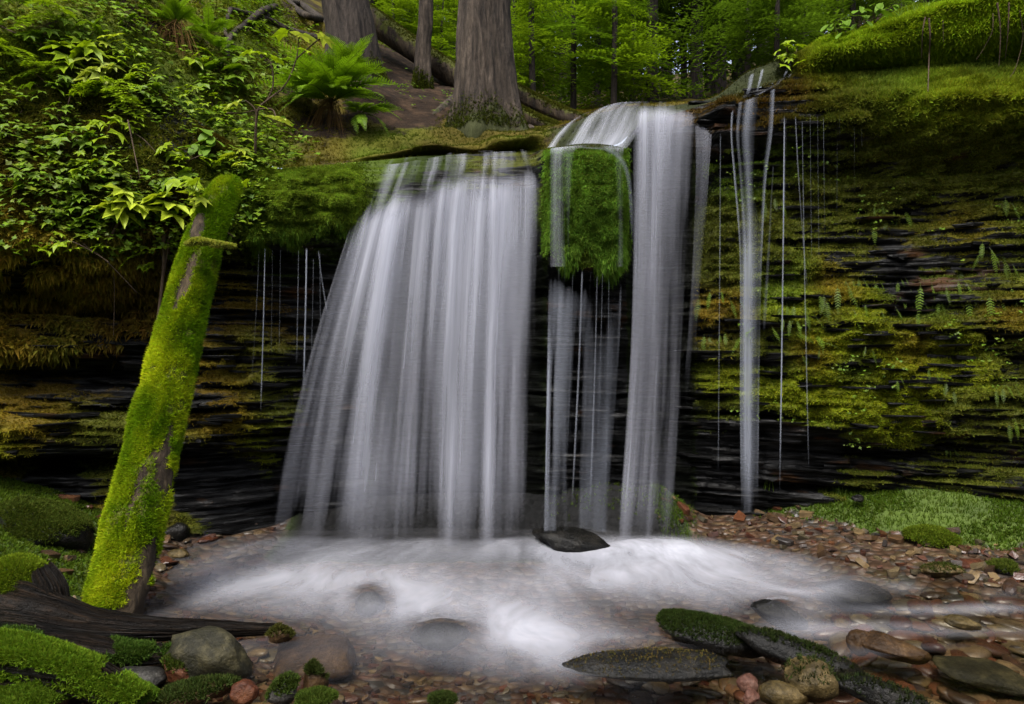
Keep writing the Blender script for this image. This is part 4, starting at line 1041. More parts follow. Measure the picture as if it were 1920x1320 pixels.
sb = P(1405, 960, 5.35)
small_fall = thing('waterfall', 'small two-step waterfall at the right narrowing to one thin column', 'waterfall', sb)
def strip(pts, w0, w1, dens, seed, parent, base, name='water_strand'):
    n = len(pts)
    ga, gb = [], []
    for i, (x, y, Y) in enumerate(pts):
        w = w0 + (w1 - w0) * i / (n - 1)
        ga.append((x - w / 2, y, Y)); gb.append((x + w / 2, y, Y))
    gm_ = [(x, y, Y - 0.012) for x, y, Y in pts]
    return sheet(name, [ga, gm_, gb], parent, dens, 9, 40, 0.0, seed, M_STRAND, base)
soft = lambda k: (lambda u, v, r: k * edge(u, 0.45, 0.45) * sstep(0, 0.05, v) * (1 - 0.6 * sstep(0.75, 1, v)))
TG = [[(1382, 152, 5.82), (1380, 158, 5.68), (1378, 168, 5.6), (1374, 182, 5.52)], [(1420, 132, 5.82), (1418, 138, 5.68), (1414, 154, 5.58), (1408, 178, 5.5)], [(1455, 122, 5.82), (1453, 128, 5.66), (1448, 142, 5.56), (1442, 160, 5.5)], [(1488, 116, 5.8), (1486, 121, 5.66), (1480, 132, 5.56), (1472, 148, 5.5)]]
pk = lambda u: sum(k * np.exp(-((u - c) / w) ** 2) for c, w, k in ((0.08, .03, .5), (0.24, .045, .8), (0.42, .04, .9), (0.55, .02, .3), (0.72, .025, .5), (0.92, .05, 1.0)))
sheet('water_slide', TG, small_fall, lambda u, v, r: (0.03 + 0.75 * pk(u + 0.03 * r)) * sstep(0.05, 0.4, v) * (1 - 0.4 * sstep(0.75, 1, v)), 90, 24, 0.0, 19, M_STRAND, sb, -0.03)
LG = [[(1372, 186, 5.6), (1376, 178, 5.7), (1380, 172, 5.8)], [(1420, 180, 5.48), (1424, 172, 5.58), (1426, 166, 5.7)], [(1480, 146, 5.48), (1482, 140, 5.58), (1484, 136, 5.7)]]
sheet('water_slide', LG, small_fall, lambda u, v, r: 0.3 + 0.25 * sstep(0.6, 1, u) + 0.3 * r, 40, 12, 0.0, 12, base=sb, dY=-0.03)
FG = [[(1370, 196, 5.4), (1368, 250, 5.34), (1374, 330, 5.33), (1384, 450, 5.33), (1386, 560, 5.33), (1386, 760, 5.33), (1388, 960, 5.33)],
      [(1405, 186, 5.4), (1398, 250, 5.31), (1402, 330, 5.3), (1406, 450, 5.3), (1406, 560, 5.3), (1406, 760, 5.3), (1406, 960, 5.3)],
      [(1456, 165, 5.4), (1452, 250, 5.34), (1440, 330, 5.33), (1432, 450, 5.33), (1428, 560, 5.33), (1424, 760, 5.33), (1422, 960, 5.33)]]
def d_small(u, v, r):
    rim = np.exp(-((u - 0.08) / 0.06) ** 2) + np.exp(-((u - 0.92) / 0.06) ** 2) + 0.9 * np.exp(-((u - 0.5) / 0.10) ** 2) + 0.6 * np.exp(-((u - 0.3) / 0.05) ** 2)
    return (0.30 + 0.6 * np.clip(rim, 0, 1) * (1 - 0.6 * sstep(0.4, 0.65, v)) + 0.62 * sstep(0.35, 0.62, v) * np.sin(PI * u)) * edge(u, 0.08, 0.08) * (1 - 0.5 * sstep(0.88, 1.0, v)) * (0.9 + 0.5 * r)
sheet('water_curtain', FG, small_fall, d_small, 70, 90, 0.012, 13, M_STRAND, sb)
strip([(1450, 300, 5.34), (1443, 440, 5.34), (1436, 560, 5.34), (1430, 660, 5.34)], 8, 26, soft(0.4), 31, small_fall, sb)

def thread(x0, y0, x1, y1, w, dens, Y, label, group, seed):
    b = P(x1, y1, Y)
    t = thing('water_thread', label, 'water stream', b, group)
    strip([(x0, y0, Y + 0.02), (x0 + (x1 - x0) * 0.25, y0 + (y1 - y0) * 0.33, Y), (x0 + (x1 - x0) * 0.6, y0 + (y1 - y0) * 0.66, Y), (x1, y1, Y)], w, w * 1.15, soft(dens), seed, t, b)
ORD = ['leftmost', 'second from the left', 'third from the left', 'fourth from the left', 'fifth from the left', 'sixth from the left', 'seventh from the left', 'eighth from the left', 'ninth from the left', 'tenth from the left', 'eleventh from the left', 'twelfth from the left', 'thirteenth from the left', 'rightmost']
def ordl(i, n, where):
    return ('rightmost' if i == n - 1 else ORD[i]) + ' water thread ' + where
for i, (a, b, c, d, w, k) in enumerate([(486, 462, 470, 745, 4, .6), (497, 460, 489, 770, 4, .75), (511, 462, 508, 690, 3, .5), (526, 462, 523, 680, 3, .5), (534, 470, 532, 640, 3, .35), (548, 470, 545, 610, 3, .35), (560, 464, 556, 690, 4, .6),
                                        (575, 462, 569, 735, 5, .85), (588, 480, 583, 700, 4, .6), (600, 470, 601, 640, 3, .5), (597, 468, 616, 600, 5, .6)]):
    thread(a, b, c, d, w, k, 5.22, ordl(i, 11, 'dripping from the moss lip left of the main fall'), 'threads of water left of the main fall', 40 + i)
for i, (a, b, c, d, w, k) in enumerate([(1032, 490, 1040, 900, 7, .6), (1048, 495, 1044, 720, 5, .5), (1060, 490, 1052, 620, 6, .5), (1074, 500, 1062, 900, 5, .6), (1092, 505, 1072, 960, 8, .8), (1108, 508, 1088, 960, 5, .7), (1120, 505, 1105, 985, 6, .95),
                                        (1130, 510, 1118, 900, 4, .5), (1142, 508, 1134, 980, 4, .6), (1152, 508, 1142, 800, 4, .5), (1162, 500, 1155, 900, 6, .5)]):
    thread(a, b - 14 + (i * 37 % 23), c, d, w * 0.8, k * (0.5 + (i * 29 % 17) / 30), 5.2, ordl(i, 11, 'dripping below the draped moss block'), 'threads of water below the moss block', 60 + i)
for i, (a, b, c, d, w, k) in enumerate([(1351, 235, 1346, 960, 4, .6), (1362, 290, 1362, 520, 2, .35), (1471, 210, 1462, 930, 5, .8), (1474, 215, 1472, 420, 2, .5), (1491, 212, 1515, 560, 5, .65), (1504, 212, 1517, 900, 4, .55), (1519, 205, 1522, 500, 2, .45), (1533, 210, 1536, 520, 2, .45),
                                        (1544, 215, 1547, 480, 3, .5), (1570, 215, 1569, 420, 2, .35), (1574, 210, 1576, 400, 2, .4), (1582, 215, 1582, 330, 2, .3), (1602, 228, 1602, 440, 2, .4), (1616, 225, 1616, 285, 2, .35)]):
    thread(a, b, c, d, w, k, 5.22 if a > 1500 else 5.3, ordl(i, 14, 'falling from the overhang of the right wall'), 'threads of water on the right wall', 80 + i)

# ------------------------------------------------------------------ leaning mossy log
def log_mesh(points, radii, seg=40, n=120, amp=0.1, flat=1.0, seed=0, freq=(3, 6), twist=0.0):
    pts = polyline(points, n)
    rad = np.interp(np.linspace(0, 1, n), np.linspace(0, 1, len(radii)), radii)
    T = nrm(np.gradient(pts, axis=0))
    ref = np.array([0.0, 1.0, 0.0])
    A = nrm(np.cross(T, ref)); B = np.cross(T, A)
    th = np.linspace(0, 2 * PI, seg, endpoint=False)
    L = np.concatenate([[0], np.cumsum(np.linalg.norm(np.diff(pts, axis=0), axis=1))])
    TH, LL = np.meshgrid(th, L)
    q = np.stack([np.cos(TH) * freq[0] / 2, np.sin(TH) * freq[0] / 2, LL * freq[1]], -1).reshape(-1, 3)
    d = 1 + amp * fbm(q, 4, 200 + seed).reshape(TH.shape)
    r = rad[:, None] * d
    V = pts[:, None] + r[..., None] * (np.cos(TH)[..., None] * A[:, None] + flat * np.sin(TH)[..., None] * B[:, None])
    V = V.reshape(-1, 3)
    i = np.arange(n * seg).reshape(n, seg); j = np.roll(i, -1, 1)
    F = to_tris(np.stack([i[:-1], j[:-1], j[1:], i[1:]], -1).reshape(-1, 4))
    a, b = len(V), len(V) + 1
    V = np.vstack([V, pts[:1], pts[-1:]])
    F = np.vstack([F, np.stack([j[0], i[0], np.full(seg, a)], -1), np.stack([i[-1], j[-1], np.full(seg, b)], -1)])
    N = vnormals(V, F)
    cen = np.vstack([np.repeat(pts, seg, 0), pts[:1] - T[:1] * 0.1, pts[-1:] - T[-1:] * 0.1])
    if ((V - cen) * N).sum(1).mean() < 0:
        F = F[:, ::-1]; N = -N
    along = np.concatenate([LL.ravel(), [0, L[-1]]]); ang = np.concatenate([np.sin(TH).ravel() + np.cos(TH).ravel() * 0.7, [0, 0]])
    tt = np.concatenate([np.repeat(np.linspace(0, 1, n), seg), [0, 1]])
    return V, F, N, along, ang, tt

lb = P(215, 1150, 3.75)
log_t = thing('leaning_log', 'tall moss covered log leaning against the cliff left of the falls', 'log', lb)
lp = [P(208, 1165, 3.72), P(262, 940, 3.95), P(318, 700, 4.2), P(374, 480, 4.42), P(415, 372, 4.62), P(431, 346, 4.75)]
V, F, N, al, an, tt = log_mesh(lp, [0.145, 0.155, 0.143, 0.127, 0.106, 0.09, 0.075], 64, 220, 0.17, 0.8, 1, (4, 6))
lpx, lpy = proj(V)
bare = np.maximum.reduce([np.exp(-(((lpx - a - (lpy - b) * s) / sx) ** 2 + ((lpy - b) / sy) ** 2)) for a, b, s, sx, sy in [(352, 520, -.28, 10, 50), (338, 545, -.3, 9, 40), (262, 905, -.35, 9, 40), (245, 950, -.2, 6, 30), (310, 840, -.3, 8, 55), (372, 425, -.2, 16, 30), (262, 1125, -.1, 34, 46), (275, 1060, -.3, 18, 60), (235, 1150, 0, 40, 16)]])
bare = np.clip(bare + 0.25 * fbm(V * 14, 3, 211) + 0.5 * sstep(0.22, 0.42, fbm(V * np.array([6, 6, 2.5]), 3, 213)), 0, 1)
lmoss = 1 - sstep(0.3, 0.55, bare)
body = link('log_body', make_mesh('log_body', V - lb, F, M_LOG, True, None, {'moss': lmoss * 0.9}), log_t)
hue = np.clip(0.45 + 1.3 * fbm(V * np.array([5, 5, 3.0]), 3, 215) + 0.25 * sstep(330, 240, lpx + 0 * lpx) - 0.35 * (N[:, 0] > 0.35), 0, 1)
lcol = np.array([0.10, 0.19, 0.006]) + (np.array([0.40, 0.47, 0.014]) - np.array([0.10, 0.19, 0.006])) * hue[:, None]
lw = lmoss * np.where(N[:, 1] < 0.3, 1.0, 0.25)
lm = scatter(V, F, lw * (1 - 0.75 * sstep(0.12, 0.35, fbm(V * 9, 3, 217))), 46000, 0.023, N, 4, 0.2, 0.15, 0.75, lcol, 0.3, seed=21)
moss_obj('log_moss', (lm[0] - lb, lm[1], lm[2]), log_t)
# broken ledge across the log near its top
lp0, lp1 = P(352, 458, 4.22), P(440, 462, 4.30)
V2, F2, N2, *_ = log_mesh([lp0, (lp0 * 2 + lp1) / 3 + np.array([0, -0.05, 0.012]), (lp0 + lp1 * 2) / 3 + np.array([0, -0.05, 0.0]), lp1], [0.010, 0.017, 0.016, 0.006], 16, 40, 0.45, 2.2, 3, (5, 30))
link('moss_ledge', make_mesh('moss_ledge', V2 - lb, F2, M_LOG, True, None, {'moss': np.full(len(V2), 0.9)}), log_t)
m2 = scatter(V2, F2, np.where(N2[:, 2] > -0.2, 1.0, 0.1), 2600, 0.014, N2, 4, 0.3, 0.2, 0.9, None, np.array([0.30, 0.32, 0.05]), seed=22)
moss_obj('ledge_moss', (m2[0] - lb, m2[1], m2[2]), log_t)

# ------------------------------------------------------------------ driftwood and foreground
def drift(name, label, pts, radii, seed, amp=0.18, flat=0.8, mossy=0, mcol=None, n=120):
    b = np.array(pts[0])
    t = thing(name, label, 'driftwood', b)
    V, F, N, al, an, tt = log_mesh(pts, radii, 72, n * 2, amp, flat, seed, (3.5, 2.2))
    # fibrous grain cut along the length
    g = fbm(np.stack([al * 1.5, an * 7, 0 * al], -1), 4, seed + 300)
    g = g + 0.5 * fbm(np.stack([al * 3, an * 22, 0 * al], -1), 3, seed + 305)
    V = V + N * (0.016 * g)[:, None]
    link('wood_body', make_mesh('wood_body', V - b, F, M_DRIFT, True, None, {'grain': an, 'along': al}), t)
    if mossy:
        w = sstep(-0.2, 0.5, N[:, 2]) * sstep(-0.15, 0.1, fbm(V * 5, 3, seed + 310) + (0.12 if mossy > 9000 else -0.1))
        m = scatter(V, F, w + 1e-6, mossy, 0.018, N, 4, 0.35, 0.5, 0.9, None, np.array(GR) if mcol is None else mcol, seed=seed + 5)
        moss_obj('moss_patch', (m[0] - b, m[1], m[2]), t)
    return t
drift('driftwood_log', 'dark wet driftwood log tapering to the right across the lower left', [PW(-120, 1120, 0.25), PW(70, 1150, 0.2), PW(180, 1172, 0.14), PW(330, 1180, 0.08), PW(520, 1180, 0.03)], [0.16, 0.125, 0.09, 0.066, 0.045, 0.022], 31, 0.3)
drift('driftwood_branch', 'split dark driftwood branch lying below the long driftwood log', [PW(-60, 1225, 0.12), PW(120, 1222, 0.1), PW(260, 1235, 0.06), PW(390, 1222, 0.03)], [0.1, 0.085, 0.06, 0.03], 32, mossy=2500, mcol=np.array([0.05, 0.09, 0.015]))
drift('driftwood_stub', 'short pale broken stub rising from the driftwood log', [PW(60, 1175, 0.08), P(95, 1118, 3.3), P(80, 1070, 3.35)], [0.11, 0.085, 0.055], 33, n=50)

def boulder(name, label, px, py, wpx, hpx, mat, z=0.03, depth=0.8, seed=0, moss=0, mcol=None, amp=0.22, rz=0.0, tilt=0.0, mthr=0.35, cat='rock', sub=4, msize=0.018, mnoise=0.0, angular=0.5, group=None):
    c = PW(px, py, z)
    s = c[1] / FPX
    bm = bmesh.new()
    bmesh.ops.create_icosphere(bm, subdivisions=sub, radius=1)
    V = np.array([v.co[:] for v in bm.verts]); F = np.array([[v.index for v in f.verts] for f in bm.faces]); bm.free()
    rng = np.random.default_rng(seed + 900)
    # cut by random planes for worn facets, then roughen
    for _ in range(int(14 * angular)):
        nn = nrm(rng.normal(size=3)); h = rng.uniform(0.62, 0.92)
        dd = V @ nn - h
        V = V - np.where(dd > 0, dd, 0)[:, None] * nn * 0.85
    V = V * (1 + amp * fbm(V * 1.3 + seed * 2.3, 3, seed + 400))[:, None]
    V = V + 0.03 * fbm(V * 5 + seed, 3, seed + 410)[:, None] * nrm(V)
    V = V * np.array([wpx * s / 2, wpx * s / 2 * depth, hpx * s / 2 * 1.1])
    cr, sr = math.cos(tilt), math.sin(tilt)
    V = V @ np.array([[cr, 0, -sr], [0, 1, 0], [sr, 0, cr]])
    cz, sz = math.cos(rz), math.sin(rz)
    V = V @ np.array([[cz, sz, 0], [-sz, cz, 0], [0, 0, 1]])
    t = thing(name, label, cat, c, group)
    link('stone_body', make_mesh('stone_body', V, F, mat, True), t)
    if moss:
        N = vnormals(V, F)
        w = sstep(mthr - 0.15, mthr + 0.2, N[:, 2] + mnoise * fbm(V * 9 + seed, 3, seed + 420))
        m = scatter(V, F, w + 1e-7, moss, msize, N, 4, 0.35, 0.5, 0.9, None, np.array(mcol if mcol is not None else GR), seed=seed + 50, jit=0.45)
        moss_obj('moss_cap', m, t)
    return t
BRI = (0.12, 0.17, 0.012)
boulder('boulder', 'olive grey rounded boulder in front of the driftwood log', 395, 1232, 170, 95, M_RK_OLIVE, 0.06, 0.7, 1, tilt=0.1)
boulder('mossy_boulder', 'dark slate boulder capped with dull moss left of the leaning log', 65, 1005, 190, 130, M_RK_DARK, 0.3, 0.8, 2, 9000, (0.055, 0.075, 0.012), mnoise=0.5, tilt=0.15)
boulder('mossy_stump', 'bright moss cushion over a stump at the left edge', 22, 1100, 120, 95, M_RK_DARK, 0.3, 0.8, 3, 9000, BRI, mthr=-0.3, tilt=-0.5, cat='stump', angular=0.2)
boulder('mossy_rock', 'low dark rock with moss fringe between stump and leaning log', 135, 1100, 100, 34, M_RK_DARK, 0.08, 0.8, 4, 1800, (0.05, 0.07, 0.012), mnoise=0.4)
boulder('mossy_boulder', 'large boulder under bright green moss in the lower left corner', 40, 1312, 200, 80, M_RK_BROWN, 0.05, 0.75, 5, 9000, (0.085, 0.14, 0.012), mthr=0.2, mnoise=0.9, tilt=0.12, angular=0.7, msize=0.015)
drift('mossy_log', 'short rotting log under bright green moss in the lower left corner', [PW(-120, 1232, 0.2), PW(60, 1246, 0.17), PW(170, 1275, 0.12), PW(262, 1318, 0.05)], [0.11, 0.10, 0.085, 0.05], 35, 0.3, 0.9, 15000, np.array([0.10, 0.165, 0.012]))
boulder('mossy_rock', 'small rock wrapped in bright moss right of the corner boulder', 250, 1308, 85, 40, M_RK_BROWN, 0.04, 0.8, 6, 3500, (0.07, 0.125, 0.012), mthr=0.2, mnoise=0.8, msize=0.013)
boulder('red_rock', 'orange red slanting rock beside the olive grey boulder', 335, 1258, 80, 42, M_RK_RED, 0.04, 0.6, 7, 500, (0.05, 0.07, 0.012), tilt=0.5, mthr=0.6)
boulder('pale_slab', 'pale grey brown slab lying left of the red rock', 258, 1268, 105, 30, M_RK_GREY, 0.03, 0.7, 8, tilt=0.1)
boulder('flat_rock', 'dark reddish flat rock speckled with moss at the bottom edge', 372, 1298, 150, 34, M_RK_BROWN, 0.04, 0.5, 9, 1600, (0.035, 0.05, 0.012), tilt=-0.12, mnoise=0.6)
boulder('red_rock', 'rounded red brown rock at the bottom between flat rock and grey peak', 458, 1298, 52, 40, M_RK_RED, 0.05, 0.8, 10, angular=0.2)
boulder('pyramid_rock', 'small brown pyramid rock at the tip of the driftwood log', 525, 1190, 48, 30, M_RK_BROWN, 0.03, 0.8, 11, 300, (0.05, 0.05, 0.012), angular=0.9)
boulder('upright_stone', 'upright brown stone with a dark wet top near the bottom edge', 590, 1278, 48, 66, M_RK_BROWN, 0.07, 0.9, 12, 500, (0.03, 0.04, 0.01), mthr=0.7, angular=1.0)
boulder('grey_stone', 'small pointed grey stone left of the upright brown stone', 532, 1295, 62, 44, M_RK_GREY, 0.05, 0.8, 13, 500, (0.04, 0.06, 0.012), tilt=-0.5, mnoise=0.6, angular=0.9)
boulder('mossy_rock', 'moss covered rock at the foot of the upright brown stone', 588, 1312, 84, 30, M_RK_DARK, 0.04, 0.8, 14, 2200, (0.05, 0.075, 0.012), mthr=0.3, mnoise=0.9, msize=0.013)
boulder('submerged_slab', 'broad brown slab under clear water right of the olive boulder', 590, 1235, 190, 50, M_RK_BROWN, -0.10, 0.9, 15, angular=0.4)
boulder('mossy_stone', 'tiny dark mossy stone at the bottom centre', 828, 1314, 52, 22, M_RK_DARK, 0.03, 0.8, 16, 1200, (0.035, 0.05, 0.012), mthr=0.1, msize=0.012)
boulder('wet_rock', 'dark glistening rock below the thin streams between the falls', 1075, 1014, 150, 44, M_RK_DARK, 0.04, 0.7, 17, tilt=0.18)
boulder('wet_rock', 'dark rock half veiled by foam below the main fall', 692, 1134, 56, 40, M_RK_DARK, -0.012, 0.8, 18, angular=0.2)
boulder('wet_rock', 'dark low rock washed by foam left of the white surge', 828, 1192, 110, 34, M_RK_DARK, -0.012, 0.8, 19, angular=0.2)
boulder('mossy_boulder', 'long dark mossy boulder with a bare end sloping right', 1340, 1186, 230, 54, M_RK_DARK, 0.01, 0.5, 20, 5000, (0.022, 0.034, 0.008), mthr=0.55, tilt=0.10, rz=-0.1, msize=0.014)
boulder('sloping_rock', 'dark smooth rock running down right from the long mossy boulder', 1495, 1224, 235, 46, M_RK_DARK, 0.01, 0.4, 21, 700, (0.02, 0.028, 0.008), mthr=0.8, tilt=0.22, rz=-0.35, mnoise=0.6)
boulder('flat_rock', 'flat dark rock with ochre specks in the foreground shallows', 1225, 1246, 345, 32, M_RK_DARK, 0.005, 0.3, 22, 500, (0.09, 0.07, 0.02), mthr=0.7, mnoise=0.8, msize=0.010)
boulder('round_rock', 'rounded yellow grey rock at the foot of the sloping dark rock', 1520, 1274, 92, 70, M_RK_YELLOW, 0.04, 0.9, 23, 120, (0.03, 0.04, 0.012), angular=0.2, tilt=0.3)
boulder('long_rock', 'long dark brown rock in the bottom right shallows', 1650, 1300, 180, 38, M_RK_DARK, 0.01, 0.4, 24, 250, (0.02, 0.026, 0.01), tilt=0.2, rz=-0.4, mnoise=0.6)
boulder('pink_stone', 'pink flat stone in the shallows right of the flat dark rock', 1402, 1280, 48, 34, M_RK_PINK, 0.02, 0.8, 25, tilt=0.4)
boulder('yellow_stone', 'yellow brown oval stone under water below the sloping rock', 1470, 1302, 86, 44, M_RK_YELLOW, -0.01, 0.7, 26, angular=0.1)
boulder('purple_stone', 'small dark purple stone at the bottom edge beside the pink stone', 1408, 1308, 34, 30, M_RK_PINK, 0.03, 0.8, 27)
boulder('flat_rock', 'flat yellow brown rock on the shingle edge at the right', 1766, 1070, 74, 24, M_RK_YELLOW, 0.03, 0.8, 28, 200, (0.04, 0.05, 0.01))
boulder('red_slab', 'low dull red slab between the yellow flat rock and the mossy rock', 1822, 1062, 70, 26, M_RK_RED, 0.03, 0.8, 29)
boulder('mossy_rock', 'small dark rock with moss at the right edge of the shingle', 1880, 1068, 62, 36, M_RK_DARK, 0.04, 0.8, 30, 900, (0.06, 0.08, 0.012), mnoise=0.4)
boulder('moss_cushion', 'round green moss cushion sitting on the shingle bank', 1752, 1012, 105, 40, M_RK_DARK, 0.1, 0.7, 31, 5000, (0.085, 0.12, 0.010), mthr=-0.2, cat='moss', tilt=0.1, angular=0.1)
boulder('wet_slab', 'yellowish slab breaking the stream surface at the right', 1806, 1168, 66, 22, M_RK_YELLOW, 0.02, 0.8, 32, tilt=0.15)
boulder('wet_rock', 'dark ridge rock with white water pouring round it', 1462, 1152, 110, 40, M_RK_DARK, -0.008, 0.6, 33, tilt=0.3, angular=0.3)
boulder('wet_rock', 'dark flat rock the stream slides over right of the foam', 1600, 1108, 130, 22, M_RK_DARK, -0.01, 0.8, 34, angular=0.2)
boulder('brown_rock', 'brown black rock in mid stream right of the sloping rock', 1672, 1212, 130, 36, M_RK_BROWN, 0.0, 0.6, 35, tilt=0.2, rz=-0.3)
boulder('brown_rock', 'ochre and black rock just left of the mid stream brown rock', 1612, 1205, 50, 44, M_RK_BROWN, 0.0, 0.8, 36)
boulder('submerged_slab', 'pale olive slab under water at the right edge', 1850, 1265, 200, 34, M_RK_OLIVE, -0.09, 0.6, 37, tilt=0.1, rz=-0.3)
boulder('shale_block', 'rusty tilted shale block on the mossy bank by the right fall', 1376, 940, 38, 30, M_RK_RED, 0.13, 0.6, 38, tilt=0.7, angular=0.9)
boulder('black_stone', 'small black stone on the grass strip below the right wall', 1608, 934, 22, 16, M_RK_DARK, 0.3, 0.8, 39)
boulder('dark_rock', 'dark angular rock on the shore just right of the leaning log', 325, 1002, 60, 46, M_RK_DARK, 0.06, 0.8, 40, angular=0.8)
boulder('ochre_stone', 'ochre flat stone in the shallows right of the leaning log', 334, 1040, 42, 20, M_RK_YELLOW, 0.01, 0.8, 41)
boulder('red_stone', 'red flat stone at the water edge near the left bank', 478, 974, 32, 14, M_RK_RED, 0.08, 0.8, 42)
boulder('red_slate', 'red slate flake lying on the moss left of the leaning log', 110, 937, 30, 18, M_RK_RED, 0.38, 0.6, 43, tilt=-0.3)

# ------------------------------------------------------------------ trees of the hillside
def trunk_mesh(base, pts, radii, seg=110, n=220, seed=0, lobes=5, flare=1.0, furrow=0.06, sink=0.0):
    p = polyline(pts, n)
    rad = np.interp(np.linspace(0, 1, n), np.linspace(0, 1, len(radii)), radii)
    th = np.linspace(0, 2 * PI, seg, endpoint=False)
    L = np.concatenate([[0], np.cumsum(np.linalg.norm(np.diff(p, axis=0), axis=1))])
    TH, LL = np.meshgrid(th, L)
    q = np.stack([np.cos(TH) * 6.0, np.sin(TH) * 6.0, LL * 1.0], -1).reshape(-1, 3)
    q2 = np.stack([np.cos(TH) * 15, np.sin(TH) * 15, LL * 5.0], -1).reshape(-1, 3)
    f = (furrow * (1 - 2 * np.abs(fbm(q, 3, seed + 500))) + furrow * 0.6 * fbm(q2, 3, seed + 510)).reshape(TH.shape)
    LA = np.maximum(LL - sink, -0.1)
    fl = flare * np.exp(-LA / 0.32) * (0.3 + 0.7 * np.maximum(0, np.cos(lobes * TH + seed)))
    r = rad[:, None] * (1 + f + fl)
    V = p[:, None] + r[..., None] * np.stack([np.cos(TH), np.sin(TH), 0 * TH], -1)
    V = V.reshape(-1, 3)
    i = np.arange(n * seg).reshape(n, seg); j = np.roll(i, -1, 1)
    F = to_tris(np.stack([i[:-1], j[:-1], j[1:], i[1:]], -1).reshape(-1, 4))
    moss = np.clip(0.55 - LA.ravel() / 0.5 + 0.3 * fbm(q, 2, seed + 520), 0, 0.9)
    return V - np.asarray(base), F, moss

def spray(L, seed, col, n=11, drop=0.25, wid=0.42, leaf=0.055):
    """flat conifer branch along +X: needles as thin blades either side of side twigs"""
    rng = np.random.default_rng(seed)
    Vs, C = [], []
    for i in range(n):
        t = (i + 0.6) / n
        x = L * t
        z0 = -drop * L * t * t
        for sgn in (-1, 1):
            tl = L * wid * (1 - t) ** 0.8 * rng.uniform(0.7, 1.15) + 0.03
            ang = R(58 + rng.uniform(-12, 12)) * sgn
            m = max(3, int(tl / (leaf * 0.55)))
            for k in range(m):
                s = (k + 0.3) / m
                c = np.array([x + tl * s * math.cos(ang), tl * s * math.sin(ang), z0 - 0.25 * tl * s * s + rng.normal(0, 0.006)])
                a2 = ang + rng.uniform(-0.9, 0.9)
                d = np.array([math.cos(a2), math.sin(a2), rng.uniform(-0.35, 0.15)])
                w = np.array([-math.sin(a2), math.cos(a2), rng.uniform(-0.3, 0.3)]) * leaf * 0.3
                ll = leaf * rng.uniform(0.7, 1.3)
                Vs += [c - w, c + w, c + d * ll]
                f = rng.uniform(0.7, 1.2) * (0.8 + 0.4 * s)
                C += [np.array(col) * f] * 3
    V = np.array(Vs); C = np.array(C)
    return V, np.arange(len(V)).reshape(-1, 3), C

def crown_mesh(name, h0, h1, rmax, nb, col, seed, taper=1.0, leaf=0.055, drop=0.25, n=11):
    rng = np.random.default_rng(seed)
    var = [spray(1.0, seed * 10 + k, col, n, drop, 0.45, leaf / max(rmax, 0.3)) for k in range(4)]
    out, st = [], []
    for i in range(nb):
        t = (i + rng.random()) / nb
        h = h0 + (h1 - h0) * t
        L = rmax * (1 - 0.85 * t * taper) * rng.uniform(0.6, 1.1)
        a = rng.uniform(0, 2 * PI)
        V, F, C = var[i % 4]
        V = V * L
        pit = rng.uniform(-0.2, 0.25)
        V = V @ np.array([[math.cos(pit), 0, math.sin(pit)], [0, 1, 0], [-math.sin(pit), 0, math.cos(pit)]])
        V = V @ np.array([[math.cos(a), math.sin(a), 0], [-math.sin(a), math.cos(a), 0], [0, 0, 1]]) + np.array([0, 0, h])
        out.append((V, F, C * rng.uniform(0.75, 1.2)))
    V, F, C = join(out)
    return make_mesh(name, V, F, M_NEEDLE, False, C)

def tree_pt(px, py):
    p, n = cast(px, py)
    return np.array(p)
# the two big trunks and the thin one
def big_tree(name, label, base, tops, radii, seed, mat, lobes, flare, group=None, furrow=0.06):
    t = thing(name, label, 'tree', base, group)
    pts = [base - np.array([0, 0, 0.7])] + [np.array(q) for q in tops]
    V, F, ms = trunk_mesh(base, pts, radii, seed=seed, lobes=lobes, flare=flare, furrow=furrow, sink=0.62)
    link('trunk', make_mesh('trunk', V, F, mat, True, None, {'moss': ms}), t)
    m = scatter(V, F, np.where(V[:, 2] > -0.1, np.clip(ms - 0.1, 0, 1), 0) + 1e-9, 2500, 0.022, None, 4, 0.3, 0.5, 0.8, None, np.array([0.05, 0.062, 0.010]), 0.5, seed=seed + 60)
    moss_obj('moss_patch', m, t)
    return t
b1 = np.array([*P(918, 235, 6.75)]); b1[2] = ground(b1[0], b1[1])
Yt = b1[1]
top1 = [P(912, 150, Yt), P(908, 60, Yt), P(908, -60, Yt), P(905, -500, Yt)]
big1 = big_tree('conifer_tree', 'broad grey furrowed trunk rooted above the lip in the centre', b1, top1, [0.34, 0.30, 0.275, 0.26, 0.25, 0.24, 0.23, 0.22, 0.2], 3, M_BARK, 5, 0.42, furrow=0.09)
def root(t, base, pts, radii, seed, mat=M_BARK):
    V, F, N, *_ = log_mesh(pts, radii, 18, 50, 0.25, 0.9, seed, (3, 5))
    link('root', make_mesh('root', V - np.asarray(base), F, mat, True, None, {'moss': np.clip(0.25 + 0.5 * fbm(V * 5, 2, seed), 0, 1)}), t)
def ground_root(t, base, px_pts, r0, seed, mat=M_BARK):
    n = len(px_pts)
    q = []
    for k, (x, y) in enumerate(px_pts):
        p, nn = cast(x, y)
        f = k / (n - 1)
        q.append(np.array(p) + np.array(nn) * (r0 * (0.35 - 0.95 * f)))
    root(t, base, q, list(np.linspace(r0, r0 * 0.25, n)), seed, mat)
for k, (pp, r0) in enumerate([([(945, 185), (968, 212), (990, 232), (1012, 244)], .11), ([(872, 180), (850, 192), (825, 204), (800, 220)], .09), ([(962, 180), (985, 196), (1003, 212), (1020, 228)], .08), ([(880, 205), (868, 222), (846, 238)], .07)]):
    ground_root(big1, b1, pp, r0, 41 + k)
